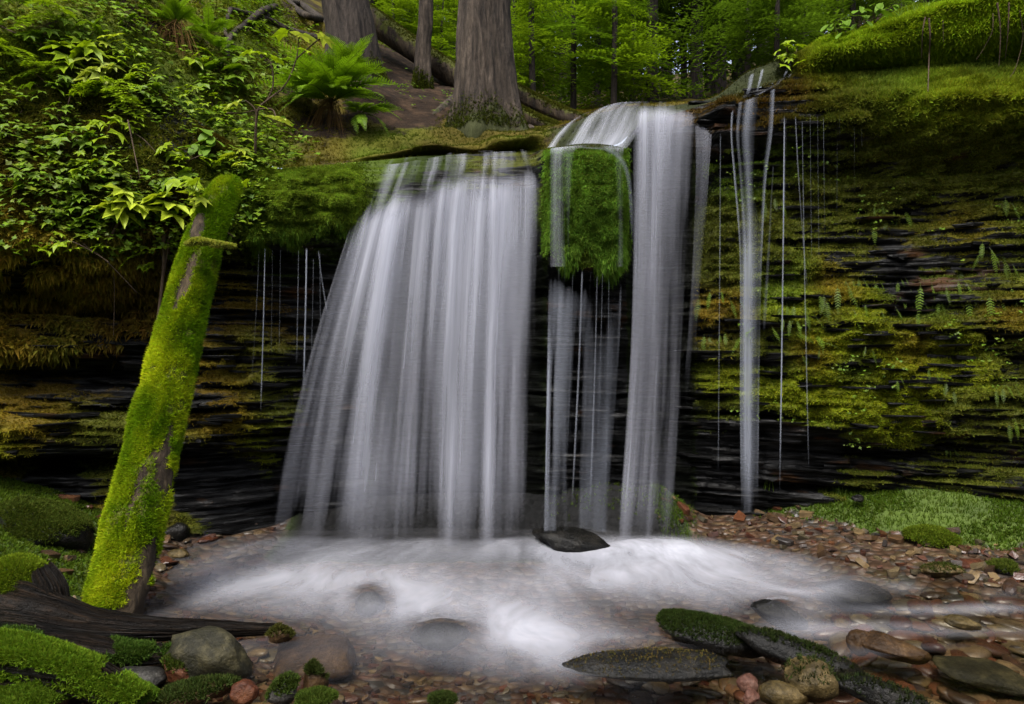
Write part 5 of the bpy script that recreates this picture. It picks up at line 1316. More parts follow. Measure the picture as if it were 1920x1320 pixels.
b2 = np.array([*P(668, 135, 7.6)]); b2[2] = ground(b2[0], b2[1])
Y2 = b2[1]
zt = 660 - (b2[2] - CAM_Z) / Y2 * FPX
top2 = [P(660, zt - 60, Y2), P(648, zt - 130, Y2), P(645, -80, Y2), P(640, -500, Y2)]
big2 = big_tree('conifer_tree', 'dark curved trunk with spreading roots left of the centre trunk', b2, top2, [0.27, 0.25, 0.245, 0.24, 0.235, 0.22], 6, M_BARK_D, 4, 0.4)
for i, (pts, r) in enumerate([([(620, 60), (560, 10), (500, 20), (455, 50)], .06), ([(610, 80), (540, 60), (500, 40), (430, 20)], .045), ([(600, 40), (560, 25), (520, -20)], .05), ([(455, 50), (430, 70), (425, 110)], .03), ([(500, 30), (480, 60), (495, 70)], .03), ([(430, 20), (420, 60), (445, 95)], .025)]):
    q = []
    for x, y in pts:
        p, n = cast(x, y); q.append(np.array(p + n * (r * 0.6)))
    root(big2, b2, q, [r, r * 0.8, r * 0.5], 50 + i, M_ROOT)
b3 = np.array([*P(790, 138, 7.9)]); b3[2] = ground(b3[0], b3[1])
top3 = [P(793, 100, b3[1]), P(798, 40, b3[1]), P(800, -60, b3[1]), P(805, -400, b3[1])]
big_tree('young_tree', 'thin straight brown trunk between the two big trunks', b3, top3, [0.105, 0.085, 0.08, 0.075, 0.07], 8, M_BARK, 4, 0.5)

def fallen(name, label, a, b, r0, r1, seed):
    a, b = np.array(a), np.array(b)
    t = thing(name, label, 'log', a)
    V, F, N, *_ = log_mesh([a, (a + b) / 2 + np.array([0, 0, -0.02]), b], [r0, (r0 + r1) / 2, r1], 32, 80, 0.14, 1.0, seed, (3, 2))
    ms = np.clip(0.35 + 0.5 * N[:, 2] + 0.3 * fbm(V * 3, 3, seed), 0, 1)
    link('log_body', make_mesh('log_body', V - a, F, M_LOG, True, None, {'moss': ms}), t)
    m = scatter(V, F, sstep(0.4, 0.8, ms), 3500, 0.022, N, 3, 0.35, 0.5, 0.8, None, np.array([0.07, 0.075, 0.012]), seed=seed)
    moss_obj('moss_patch', (m[0] - a, m[1], m[2]), t)
fallen('fallen_log', 'long fallen log behind the thin trunk sloping down right', P(660, 12, 8.6), P(880, 160, 8.2), 0.15, 0.13, 61)
fallen('fallen_log', 'upper of the two fallen logs right of the broad trunk', P(930, 158, 7.4), P(1110, 240, 7.2), 0.10, 0.085, 62)
fallen('fallen_log', 'lower of the two fallen logs right of the broad trunk', P(935, 195, 6.9), P(1075, 258, 6.8), 0.085, 0.075, 63)

# background conifers
GB = (0.115, 0.21, 0.016); GY = (0.155, 0.25, 0.014); GD = (0.045, 0.08, 0.014); GM = (0.075, 0.135, 0.014)
crowns = {
    'sap_a': crown_mesh('crown', 0.25, 3.6, 1.25, 80, GB, 11, 0.9, 0.06), 'sap_b': crown_mesh('crown', 0.2, 2.6, 1.0, 70, GY, 12, 0.9, 0.055), 'sap_c': crown_mesh('crown', 0.2, 3.2, 1.3, 80, GM, 13, 0.8, 0.06),
    'tall_a': crown_mesh('crown', 1.8, 13, 2.4, 130, GM, 14, 0.85, 0.10), 'tall_b': crown_mesh('crown', 1.2, 13, 2.6, 140, GD, 15, 0.85, 0.10), 'tall_c': crown_mesh('crown', 2.6, 14, 2.2, 120, GB, 16, 0.85, 0.10),
}
stem_cache = {}
def stem_mesh(key, h, r):
    if key not in stem_cache:
        V, F, ms = trunk_mesh((0, 0, 0), [(0, 0, -0.2), (0.03, 0, h * 0.3), (-0.02, 0.02, h * 0.7), (0, 0, h)], [r * 1.15, r, r * 0.7, r * 0.15], 14, 40, len(stem_cache) + 20, 3, 0.3, 0.05)
        # dead twigs on the lower stem
        parts_ = [(V, F)]
        rng = np.random.default_rng(len(stem_cache))
        for _ in range(int(14 if h > 6 else 4)):
            z = rng.uniform(0.4, min(h * 0.5, 4.5)); a = rng.uniform(0, 6.28); L = rng.uniform(0.3, 0.9)
            tv, tf_ = tube([(0, 0, z), (L * .6 * math.cos(a), L * .6 * math.sin(a), z + 0.03), (L * math.cos(a), L * math.sin(a), z - 0.12)], [r * 0.12, r * 0.08, 0.003], 4, False)
            parts_.append((tv, tf_))
        V, F = join(parts_)
        stem_cache[key] = make_mesh('trunk', V, F, M_BARK_D, True, None, {'moss': np.concatenate([ms, np.zeros(len(V) - len(ms))])})
    return stem_cache[key]
def conifer(name, label, px, Y, kind, sc, h, r, group, rz, cat='tree'):
    x = (px - CX) / FPX * Y
    z = ground(x, Y)
    t = thing(name, label, cat, (x, Y, z), group, rz)
    t.scale = (sc, sc, sc)
    link('trunk', stem_mesh((h, r), h, r), t)
    link('crown', crowns[kind], t)
    return t
NEARG = 'young hemlocks behind the falls'
for px, Y, kind, sc, lab in [(1000, 8.9, 'sap_b', 1.0, 'bright young hemlock just right of the broad trunk'), (1075, 9.6, 'sap_a', 1.05, 'bright full young hemlock above the left end of the upper cascade'), (1150, 9.2, 'sap_b', 1.05, 'yellow green young hemlock drooping over the top of the cascade'),
                             (1120, 11.0, 'sap_a', 1.2, 'taller young hemlock behind the bright ones'), (1185, 11.5, 'sap_c', 1.1, 'darker young hemlock left of the slender dark trunks'), (960, 11.5, 'sap_c', 1.1, 'dark young hemlock half hidden behind the broad trunk'),
                             (1400, 10.0, 'sap_c', 1.15, 'mid green young hemlock above the small right fall'), (1455, 9.0, 'sap_c', 0.9, 'loose young hemlock left of the mossy bank top'), (1510, 11.5, 'sap_a', 1.2, 'young hemlock behind the crest of the mossy bank'), (1600, 11.0, 'sap_c', 1.2, 'dim young hemlock behind the grassy bank top')]:
    conifer('young_hemlock', lab, px, Y, kind, sc, 3.8, 0.035, NEARG, px * 0.7)
SHR = 'yellow green shrubs between the big trunks'
for px, Y, kind, sc, lab in [(735, 10.2, 'sap_b', 0.8, 'bright shrub right of the dark curved trunk'), (770, 11.0, 'sap_b', 1.0, 'bright shrub behind the thin trunk, on its left'), (830, 10.4, 'sap_b', 0.8, 'bright shrub between thin trunk and broad trunk'), (820, 12.5, 'sap_a', 1.1, 'taller shrub behind the fallen log between the trunks')]:
    conifer('shrub', lab, px, Y, kind, sc, 2.2, 0.025, SHR, px * 0.3, 'shrub')
FARG = 'tall dark conifers of the forest behind the falls'
for px, Y, kind, r, lab in [(1222, 11.5, 'tall_c', .085, 'leftmost slender trunk above the right fall with a bare lower stem'), (1283, 15.0, 'tall_a', .06, 'very thin trunk between the slender trunks'), (1305, 13.0, 'tall_b', .10, 'middle dark trunk above the right fall'), (1348, 13.5, 'tall_b', .12, 'dark thick trunk left of the small right fall'),
                            (1385, 18.0, 'tall_a', .12, 'far trunk behind the small right fall'), (1250, 20.0, 'tall_a', .14, 'far trunk in the gap right of the leftmost slender trunk'), (1430, 15.0, 'tall_b', .12, 'dark conifer above the small right fall'), (1500, 17.0, 'tall_a', .12, 'conifer behind the crest of the bank'), (1570, 16.0, 'tall_b', .12, 'dark conifer left of the grassy crest'),
                            (1680, 17.0, 'tall_a', .12, 'conifer behind the grassy crest'), (1150, 17.0, 'tall_a', .13, 'tall conifer behind the young hemlocks'), (1060, 16.0, 'tall_b', .13, 'dark tall conifer right of the broad trunk'), (985, 18.0, 'tall_a', .13, 'tall conifer just behind the broad trunk'),
                            (760, 15.0, 'tall_c', .12, 'tall conifer behind the yellow green shrubs'), (690, 16.0, 'tall_a', .12, 'tall conifer behind the dark curved trunk'), (850, 17.0, 'tall_c', .12, 'tall conifer left of the broad trunk'), (1195, 24.0, 'tall_b', .15, 'farthest conifer above the cascade'), (1330, 24.0, 'tall_b', .15, 'farthest conifer between the dark trunks')]:
    conifer('conifer_tree', lab, px, Y, kind, 1.0, 14.0, r, FARG, px * 1.3)

# far wood as one mass
rng = np.random.default_rng(77)
far = []
for k in range(110):
    px = rng.uniform(560, 1800); Y = rng.uniform(24, 44)
    if 1140 < px < 1420 and rng.random() < 0.6: continue
    x = (px - CX) / FPX * Y
    z = ground(x, Y)
    n = 520
    hh = rng.uniform(0, 11, n)
    rr_ = rng.uniform(0, 1, n) ** 0.5 * 2.4 * (1 - hh / 15)
    a = rng.uniform(0, 6.28, n)
    c = np.stack([x + rr_ * np.cos(a), Y + rr_ * np.sin(a), z + hh], -1)
    d = nrm(np.stack([np.cos(a), np.sin(a), rng.uniform(-0.6, 0.2, n)], -1) + 0.5 * rng.normal(size=(n, 3)))
    s = nrm(np.cross(d, rng.normal(size=(n, 3)) + np.array([0, 0, 2])))
    ln = rng.uniform(0.25, 0.6, n)[:, None]
    V = np.stack([c - s * ln * 0.22, c + s * ln * 0.22, c + d * ln], 1).reshape(-1, 3)
    cc = (np.array(GM) * rng.uniform(0.5, 1.3))[None] * rng.uniform(0.7, 1.3, n)[:, None]
    far.append((V, np.arange(n * 3).reshape(-1, 3), np.repeat(cc, 3, 0)))
    tv, tf_ = tube([(x, Y, z - 0.3), (x, Y, z + 6), (x, Y, z + 12)], [0.14, 0.1, 0.04], 6, False)
    far.append((tv, tf_, np.broadcast_to(np.array([0.03, 0.024, 0.02]), (len(tv), 3))))
fv, ff, fc = join(far)
fw = link('forest', make_mesh('forest', fv, ff, M_NEEDLE, False, fc))
tag(fw, 'dim far conifer wood behind the falls', kind='stuff')

# unseen bank and wood, added behind the viewer to block low sky light
ox_, oy_ = np.meshgrid(np.linspace(-26, 30, 60), np.linspace(-2.5, -26, 40))
oz_ = -0.15 + 0.2 * np.maximum(0, -3.0 - oy_)
OVt = np.stack([ox_.ravel(), oy_.ravel(), oz_.ravel()], -1)
OVt[:, 2] += 0.25 * fbm(OVt * 0.5, 3, 120)
link('unseen_rear_bank', make_mesh('unseen_rear_bank', OVt, grid_faces(40, 60), M_SOIL, True, np.broadcast_to(np.array(OL), (len(OVt), 3)), {'moss': np.full(len(OVt), 0.5)}))['kind'] = 'structure'
rng = np.random.default_rng(78)
bk = []
for k in range(120):
    y = rng.uniform(-20, -9); x = rng.uniform(-18, 20)
    z = -0.15 + 0.2 * max(0, -3.0 - y)
    n = 260
    hh = rng.uniform(0.2, 6.5, n); a = rng.uniform(0, 6.28, n)
    r_ = rng.uniform(0, 1, n) ** 0.5 * 2.2 * (1 - hh / 11)
    c = np.stack([x + r_ * np.cos(a), y + r_ * np.sin(a), z + hh], -1)
    d = nrm(np.stack([np.cos(a), np.sin(a), rng.uniform(-0.6, 0.2, n)], -1) + 0.5 * rng.normal(size=(n, 3)))
    q = nrm(np.cross(d, rng.normal(size=(n, 3)) + np.array([0, 0, 2])))
    ln = rng.uniform(0.5, 1.0, n)[:, None]
    V = np.stack([c - q * ln * 0.25, c + q * ln * 0.25, c + d * ln], 1).reshape(-1, 3)
    bk.append((V, np.arange(n * 3).reshape(-1, 3), np.broadcast_to(np.array(GM) * 0.6, (3 * n, 3))))
    tv, tf_ = tube([(x, y, z - 0.3), (x, y, z + 5), (x, y, z + 9)], [0.16, 0.12, 0.03], 6, False)
    bk.append((tv, tf_, np.broadcast_to(np.array([0.03, 0.024, 0.02]), (len(tv), 3))))
bv, bf_, bc = join(bk)
tag(link('forest', make_mesh('forest', bv, bf_, M_NEEDLE, False, bc)), 'unseen conifer wood added behind the viewer to block low sky light', kind='stuff')

# ------------------------------------------------------------------ ferns and leafy plants
def frond_mesh(name, seed, col, n=22, droop=0.55, wid=0.2, sub=4, mat=None):
    """feathery frond of unit length along +X, arching down; pinnae cut into leaflets"""
    rng = np.random.default_rng(seed)
    V, C = [], []
    spine = lambda t: np.array([t * (1 - 0.12 * t), 0, 0.28 * t - droop * t * t]) if droop > 0.3 else np.array([t, 0, 0.10 * t - droop * t * t])
    for i in range(n):
        t = 0.14 + 0.86 * (i + 0.5) / n
        c = spine(t)
        tan = nrm(spine(min(t + 0.02, 1.0)) - spine(t - 0.02))
        pl = wid * math.sin(PI * min(1, (t - 0.05) / 0.98)) ** 0.75 * (1.15 - 0.75 * t) * rng.uniform(0.88, 1.1) + 0.01
        for sgn in (-1, 1):
            d = nrm(np.array([0.42, sgn, 0.0]) + 0.25 * tan + np.array([0, 0, rng.uniform(-0.25, 0.0)]))
            for k in range(sub):
                s0 = k / sub
                a = c + d * pl * s0
                w = pl * 0.20 * (1 - 0.75 * s0) + 0.003
                f = nrm(tan + 0.5 * d)
                b = nrm(-tan + 0.9 * d)
                q = a + d * pl * 1.15 / sub
                V += [a, a + f * w, q, a, q, a + b * w]
                cf = rng.uniform(0.8, 1.15) * (0.9 + 0.25 * s0)
                C += [np.array(col) * cf] * 6
    V = np.array(V); C = np.array(C)
    F = np.arange(len(V)).reshape(-1, 3)
    ts = np.linspace(0, 1, 14)
    tv, tf_ = tube([spine(t) for t in ts], np.linspace(0.007, 0.0015, 14), 4, False)
    V, F, C = join([(V, F, C), (tv, tf_, np.broadcast_to(np.array([0.06, 0.08, 0.015]), (len(tv), 3)))])
    return make_mesh(name, V, F, mat or M_LEAF, False, C)
FERN_C = (0.13, 0.235, 0.010)
fronds = [frond_mesh('frond', s, np.array(FERN_C) * f, 24, dr, 0.22, 4) for s, f, dr in [(1, 1.0, .45), (2, 1.2, .6), (3, .85, .35), (4, 1.1, .75)]]
small_fronds = [frond_mesh('frond', s + 20, np.array((0.09, 0.15, 0.010)) * f, 10, dr, 0.17, 2) for s, f, dr in [(1, 1.1, .12), (2, 1.5, .2), (3, .85, .05)]]
def dead_skirt(t, loc_n, seed, L=0.35, n=70):
    rng = np.random.default_rng(seed)
    pr = []
    for _ in range(n):
        a = rng.uniform(-1.2, 1.2)
        l = L * rng.uniform(0.5, 1.2)
        d = np.array([math.sin(a) * 0.6, -0.35, -1.0])
        p0 = rng.normal(0, 0.03, 3)
        pts = [p0, p0 + np.array([d[0] * l * .5, -0.10 * l - .05, -0.25 * l]), p0 + d * l + rng.normal(0, .02, 3)]
        v, f = tube(pts, [0.003, 0.0025, 0.001], 3, False)
        pr.append((v, f, np.broadcast_to(np.array([0.13, 0.075, 0.03]) * rng.uniform(0.5, 1.2), (len(v), 3))))
    V, F, C = join(pr)
    o = link('dead_fronds', make_mesh('dead_fronds', V, F, M_MOSS, False, C), t)
    o['kind'] = 'stuff'
def fern(label, px, py, size, n, seed, meshes, group, spread=(-2.9, -0.2), pitch=(0.15, 1.1), dead=0, off=0.02, Y=None):
    p, nn = cast(px, py)
    if Y is not None: p = Vector(P(px, py, Y))
    t = thing('fern', label, 'fern', p + nn * off, group)
    rng = random.Random(seed)
    for i in range(n):
        az = spread[0] + (spread[1] - spread[0]) * ((i + rng.random()) / n)
        pt = rng.uniform(*pitch)
        s = size * rng.uniform(0.65, 1.1)
        ox = 0.0 if meshes is fronds else (i - (n - 1) / 2) * size * 0.34 + rng.uniform(-.1, .1) * size
        link('frond', meshes[rng.randrange(len(meshes))], t, (ox, 0, 0 if meshes is fronds else rng.uniform(-.25, .25) * size), (rng.uniform(-0.3, 0.3) if meshes is fronds else rng.uniform(-0.15, 0.15), -pt, az + (0 if meshes is fronds else rng.uniform(-0.5, 0.5))), (s, s * rng.uniform(0.7, 1.2), s))
    if dead: dead_skirt(t, nn, seed, dead)
    return t
FG_ = 'feathery ferns on the left slope'
fern('large bright lady fern with brown dead fronds at the left end of the lip', 622, 215, 0.72, 38, 1, fronds, FG_, (-3.3, 0.2), (0.05, 1.25), 0.42, 0.12)
fern('bright fern right beside the large lady fern, drooping over the lip', 672, 235, 0.42, 14, 2, fronds, FG_, (-2.2, 0.3), (-0.5, 0.5), 0, 0.1)
fern('fern behind the large lady fern near the dark curved trunk', 655, 165, 0.5, 14, 3, fronds, FG_, (-3.1, 0.1), (0.2, 1.1), 0, 0.1)
fern('bright fern with a hanging brown root skirt near the top of the slope', 322, 60, 0.36, 12, 4, fronds, FG_, (-3.0, -0.1), (0.1, 1.3), 0.4, 0.08)
fern('soft fern right of the root skirted one on the upper slope', 385, 75, 0.38, 10, 5, fronds, FG_, (-2.9, 0.0), (0.0, 0.9), 0, 0.08)
fern('fern lying below the soft upper fern', 405, 110, 0.34, 7, 6, fronds, FG_, (-2.6, 0.0), (-0.1, 0.5), 0, 0.08)
fern('small fern above the top of the leaning log', 405, 362, 0.2, 5, 7, fronds, FG_, (-2.8, -0.3), (0.1, 0.8), 0, 0.06)
fern('fern left of the large lady fern under the tall shrub', 568, 185, 0.42, 9, 8, fronds, FG_, (-3.0, -0.4), (0.0, 0.9), 0, 0.08)
fern('bright small fern at the top edge left of the root tangle', 285, 12, 0.3, 8, 9, fronds, FG_, (-3.0, 0), (0.0, 1.0), 0, 0.08)
fern('shaded fern at the top left corner', 40, 30, 0.32, 7, 10, fronds, FG_, (-3.0, 0), (0.0, 0.9), 0, 0.08)
WG = 'small ferns hanging on the right wall'
WF = [(1600, 528, 30, 4, 'row of tiny hanging fronds below the grey ledge, above the two long fronds'), (1640, 528, 28, 2, 'pair of tiny fronds at the right end of the upper row'), (1582, 545, 58, 4, 'long double frond hanging over pale moss'), (1545, 560, 44, 2, 'single broad frond left of the long double frond'), (1610, 560, 40, 2, 'dim frond right of the long double frond'),
      (1690, 525, 24, 3, 'three leaflets above the dark hollow'), (1706, 540, 52, 3, 'leftmost large frond of the lower row'), (1745, 540, 50, 3, 'broad frond in the middle of the lower row'), (1770, 545, 38, 2, 'curled frond right of the broad middle frond'), (1792, 532, 42, 3, 'paired fronds under the upper right group'), (1835, 545, 50, 3, 'frond pair at the right of the lower row'),
      (1872, 540, 46, 3, 'narrow frond hanging at the far right of the row'), (1848, 460, 36, 2, 'upper fern of the right hand group'), (1866, 468, 40, 3, 'fern touching the upper fern of the right group'), (1812, 498, 46, 2, 'long frond left of the upper right group'), (1892, 512, 40, 2, 'fern right of the narrow far frond'), (1660, 570, 42, 2, 'lone frond hanging above the grey slate'),
      (1748, 600, 40, 4, 'bright leafy fern by the dark hollow'), (1722, 575, 26, 2, 'tiny frond below the broad middle frond'), (1520, 655, 26, 3, 'tiny bright fern on the black ledge'), (1545, 658, 18, 2, 'smallest sprig right of the tiny bright fern'), (1628, 650, 30, 2, 'sprig over the yellow moss ledge'), (1502, 570, 44, 6, 'bright fern clump behind the thin water threads'),
      (1478, 610, 60, 8, 'brightest yellow green fern clump on the right wall'), (1492, 590, 40, 5, 'bright fern between the two bright clumps'), (1352, 548, 46, 5, 'arching fern left of the small fall'), (1340, 635, 40, 4, 'fern with drooping leaflets low between the falls'), (1362, 642, 34, 3, 'companion of the drooping fern between the falls'),
      (1755, 706, 24, 3, 'sprig above the hanging yellow moss'), (1790, 720, 36, 4, 'leafy sprig left of the hanging yellow moss'), (1876, 733, 30, 4, 'bright sprig low on the wall right of the hanging moss'), (1908, 712, 40, 4, 'bright sprig at the right edge, mid height'), (1690, 703, 22, 2, 'tiny sprig in the middle of the yellow moss'),
      (1780, 850, 20, 3, 'small sprig on the black foot of the wall'), (1905, 800, 30, 4, 'sprig at the right edge near the foot'), (1626, 405, 30, 2, 'left frond of the upper row'), (1640, 398, 36, 2, 'second frond of the upper row'), (1658, 398, 40, 3, 'bright third frond of the upper row'), (1682, 402, 36, 2, 'right frond of the upper row'),
      (1858, 415, 30, 2, 'small frond high at the right'), (1900, 385, 44, 3, 'largest frond high at the right edge'), (1452, 365, 40, 3, 'yellowish frond beside the small fall')]
for i, (px, py, s, n, lab) in enumerate(WF):
    fern(lab, px, py, s / 1280 * 5.3 * 1.15, n, 100 + i, small_fronds, WG, (-2.3, -0.9), (-1.35, -1.0) if s < 60 else (-0.9, 0.3), 0, 0.05)

def leaf_mesh(name, lobes, col, seed, kind='palm'):
    rng = np.random.default_rng(seed)
    pts = []
    if kind == 'palm':
        ks = np.linspace(-2.45, 2.45, lobes)
        for i, a in enumerate(ks):
            r = 1.0 - 0.18 * abs(a) / 2.45 - (0.25 if abs(a) > 2 else 0)
            pts.append((a - 0.16, r * 0.72)); pts.append((a, r * rng.uniform(0.95, 1.08))); pts.append((a + 0.16, r * 0.72))
            if i < lobes - 1: pts.append(((a + ks[i + 1]) / 2, 0.5))
    else:
        for a in np.linspace(-2.9, 2.9, 13):
            pts.append((a, 0.62 + 0.5 * math.cos(a / 1.0) ** 3 if abs(a) < 1.4 else 0.5))
    V = [(0, 0, 0)]
    for a, r in pts:
        x, y = r * math.cos(a), r * math.sin(a)
        if kind != 'palm': y *= 0.6
        z = -0.22 * r * r + 0.10 * abs(math.sin(a * (lobes / 2 if kind == 'palm' else 1)))
        V.append((x + (0.35 if kind != 'palm' else 0.2), y, z))
    n = len(pts)
    F = [(0, i + 1, i + 2) for i in range(n - 1)]
    V = np.array(V); V[0] = (0.2, 0, 0.03)
    # double: close at petiole
    F.append((0, n, 1))
    C = np.array(col)[None] * rng.uniform(0.85, 1.15, (len(V), 1))
    C[0] *= 0.8
    tv, tf_ = tube([(-0.35, 0, -0.1), (0.0, 0, -0.01), (0.2, 0, 0.02)], [0.016, 0.014, 0.01], 3, False)
    V, F, C = join([(V, np.array(F), C), (tv, tf_, np.broadcast_to(np.array([0.07, 0.09, 0.02]), (len(tv), 3)))])
    return make_mesh(name, V, F, M_LEAF, False, C)
LG_, LB_, LP_ = (0.13, 0.22, 0.010), (0.23, 0.33, 0.010), (0.34, 0.40, 0.07)
leaves = {'g': [leaf_mesh('leaf', l, LG_, s) for l, s in ((5, 1), (5, 2), (7, 3))], 'b': [leaf_mesh('leaf', l, LB_, s) for l, s in ((5, 4), (7, 5), (5, 6))], 'p': [leaf_mesh('leaf', l, LP_, s) for l, s in ((7, 7), (7, 8))],
          'o': [leaf_mesh('leaf', 5, (0.11, 0.2, 0.016), s, 'oval') for s in (9, 10)], 'y': [leaf_mesh('leaf', 7, (0.36, 0.44, 0.03), s) for s in (11, 12)]}
def plant(label, px, py, rad, size, n, kind, seed, group, cat='plant', stem=True, off=0.06, Y=None, name='leafy_plant', hang=0.0):
    """leaves spread in layers over rad px around (px,py), each leaf size px across; thin stems join them to the root"""
    p, nn = cast(px, py)
    if Y: p, nn = Vector(P(px, py, Y)), Vector((0, -0.8, 0.6))
    rng = random.Random(seed)
    sc = p.y / FPX
    base = p - nn * 0.01 + Vector((0, 0, -rad * sc * 0.5))
    t = thing(name, label, cat, base, group)
    n = int(n * 1.6)
    tips = []
    for i in range(n):
        a = rng.uniform(0, 2 * PI); r = rad * math.sqrt((i + 0.5) / n)
        q, qn = cast(px + r * math.cos(a), py + 0.6 * r * math.sin(a))
        if Y: q, qn = Vector(P(px + r * math.cos(a), py + 0.6 * r * math.sin(a), Y + 0.1 * rng.uniform(-1, 1))), nn
        if (q - p).length > 0.6: q, qn = p, nn
        pos = q + qn * (off * rng.uniform(0.6, 1.6)) + Vector((0, -0.02, 0)) - base
        s = size * sc * 0.7 * rng.uniform(0.75, 1.25)
        az = -PI / 2 + rng.uniform(-1.3, 1.3)
        link('leaf', rng.choice(leaves[kind]), t, pos, (rng.uniform(-0.35, 0.35), rng.uniform(0.15, 0.8) + hang, az), (s, s, s))
        tips.append(pos)
    if stem:
        pr = []
        for q in tips:
            m = q * 0.5 + Vector((rng.uniform(-0.02, 0.02), 0.0, 0.02))
            pr.append(tube([(0, 0, 0), tuple(m), tuple(q)], [0.0035, 0.003, 0.002], 4, False))
        V, F = join(pr)
        link('stem', make_mesh('stem', V, F, M_TWIG, True), t)
    return t
PG = 'lobed leaf plants on the left slope'
PL = [(376, 384, 18, 34, 3, 'y', 'yellow green leaves overlapping the left side of the leaning log top'), (455, 360, 22, 30, 5, 'b', 'bright leaves just right of the leaning log top'), (358, 356, 26, 36, 4, 'b', 'bright lobed leaves left of the leaning log top'), (143, 112, 42, 50, 7, 'b', 'large bright lobed leaves in an upper left cluster'), (185, 138, 30, 44, 5, 'p', 'pale big leaves just below the upper left bright cluster'), (68, 66, 36, 30, 7, 'g', 'lobed plant high at the left below the corner fern'), (205, 90, 18, 28, 3, 'y', 'yellow green sprig above the dark hollow, upper'), (226, 110, 26, 26, 5, 'b', 'bright lobed sprig right of the yellow green one'),
      (272, 148, 30, 22, 8, 'b', 'fine lobed plant left of the hanging root skirt'), (285, 168, 26, 22, 6, 'g', 'green sprig under the root skirt'), (376, 114, 20, 36, 3, 'b', 'broad leaf pair right of the root skirt'), (418, 132, 30, 34, 5, 'g', 'green broad leaves beside the soft fern'), (452, 156, 30, 34, 5, 'g', 'green broad leaves left of the tall shrub'),
      (400, 166, 26, 24, 5, 'g', 'low green leaves in shade below the soft fern'), (402, 205, 34, 20, 9, 'b', 'column of small bright maple leaves left of the tall shrub'), (412, 232, 30, 20, 7, 'b', 'lower end of the small maple leaf column'), (382, 278, 34, 34, 9, 'o', 'bright compound leaf spray with oval leaflets in mid slope'), (312, 294, 26, 34, 4, 'b', 'lobed leaves left below the oval leaf spray'),
      (346, 320, 18, 30, 3, 'b', 'two lobed leaves below the oval leaf spray'), (196, 252, 26, 32, 5, 'b', 'bright lobed leaves under the black hollow'), (180, 276, 22, 30, 4, 'g', 'green lobed leaves just below those under the hollow'), (242, 240, 24, 24, 5, 'b', 'lobed sprig at the right rim of the black hollow'), (122, 270, 36, 28, 8, 'g', 'green lobed plant left of the black hollow'),
      (52, 186, 34, 20, 7, 'g', 'small leaves in shade at the left edge'), (104, 226, 34, 20, 7, 'g', 'small lobed leaves between left edge and hollow'), (150, 312, 34, 26, 7, 'b', 'lobed plant in mid left slope'), (204, 318, 30, 26, 6, 'b', 'bright lobed plant right of the mid left one'), (36, 338, 28, 22, 5, 'g', 'small lobed sprig low at the left edge'), (74, 344, 20, 20, 4, 'g', 'tiny leaf sprig beside the low left sprig'),
      (142, 378, 36, 28, 7, 'g', 'green lobed plant above the ochre moss'), (175, 404, 30, 28, 6, 'g', 'green lobed plant lower, above the hanging twigs'), (162, 344, 28, 24, 5, 'g', 'small green plant between two lobed plants'), (248, 368, 34, 62, 5, 'y', 'big hand shaped leaves above the hanging twigs'), (330, 378, 34, 62, 4, 'y', 'yellow green hand shaped leaves left of the log top'), (392, 392, 24, 52, 3, 'y', 'hand shaped leaf overlapping the log top'),
      (340, 346, 30, 34, 5, 'g', 'green leaves above the yellow hand leaves'), (402, 312, 20, 28, 3, 'b', 'lobed leaf pair above the log top'), (445, 308, 30, 26, 5, 'y', 'yellowish sprig at the foot of the tall shrub'), (72, 462, 26, 28, 4, 'b', 'bright lobed leaves over ochre moss at lower left'), (112, 448, 28, 28, 5, 'b', 'bright lobed leaves on the hanging twig'), (190, 442, 24, 26, 4, 'b', 'bright leaves right along the hanging twig'),
      (258, 474, 32, 26, 7, 'b', 'bright leaf fan beside the upper log'), (252, 54, 30, 22, 6, 'g', 'small leaves high left of the root skirted fern'), (158, 56, 34, 22, 7, 'g', 'dim leaf patch at the top left'), (300, 190, 30, 20, 7, 'g', 'small leaves above the grey rock face'), (350, 185, 26, 18, 6, 'b', 'fine leaf patch right above the grey rock face'), (20, 250, 30, 20, 5, 'g', 'dim leaves at the left edge in mid slope'),
      (470, 270, 26, 22, 5, 'b', 'small sprig on the stem foot of the tall shrub'), (235, 410, 30, 26, 5, 'g', 'shaded leaves under the big hand leaves'), (520, 130, 34, 26, 7, 'g', 'mid green leaves behind the tall shrub'), (460, 60, 30, 24, 6, 'g', 'leaf patch below the root tangle'), (100, 165, 34, 24, 7, 'g', 'lobed leaves below the upper left bright cluster')]
for i, (px, py, rad, size, n, kind, lab) in enumerate(PL):
    plant(lab, px, py, rad, size, n, kind, 300 + i, PG, Y=4.55 if i in (0, 2) else None, hang=0.25 if i in (0, 2) else 0.0)
def sprig(label, px, py, L, n, seed, group):
    p, nn = cast(px, py)
    t = thing('hemlock_sprig', label, 'plant', p, group)
    rng = random.Random(seed)
    V, F, C = spray(1.0, seed, (0.20, 0.30, 0.012), 12, 0.3, 0.4, 0.11)
    me = make_mesh('branch', V, F, M_NEEDLE, False, C)
    for i in range(n):
        l = L * rng.uniform(0.7, 1.1)
        link('branch', me, t, nn * 0.05 + Vector((rng.uniform(-.1, .1), 0, rng.uniform(-.08, .08))), (rng.uniform(-.4, .4), rng.uniform(0.0, .4), -PI / 2 + rng.uniform(-1.2, 1.3)), (l, l, l))
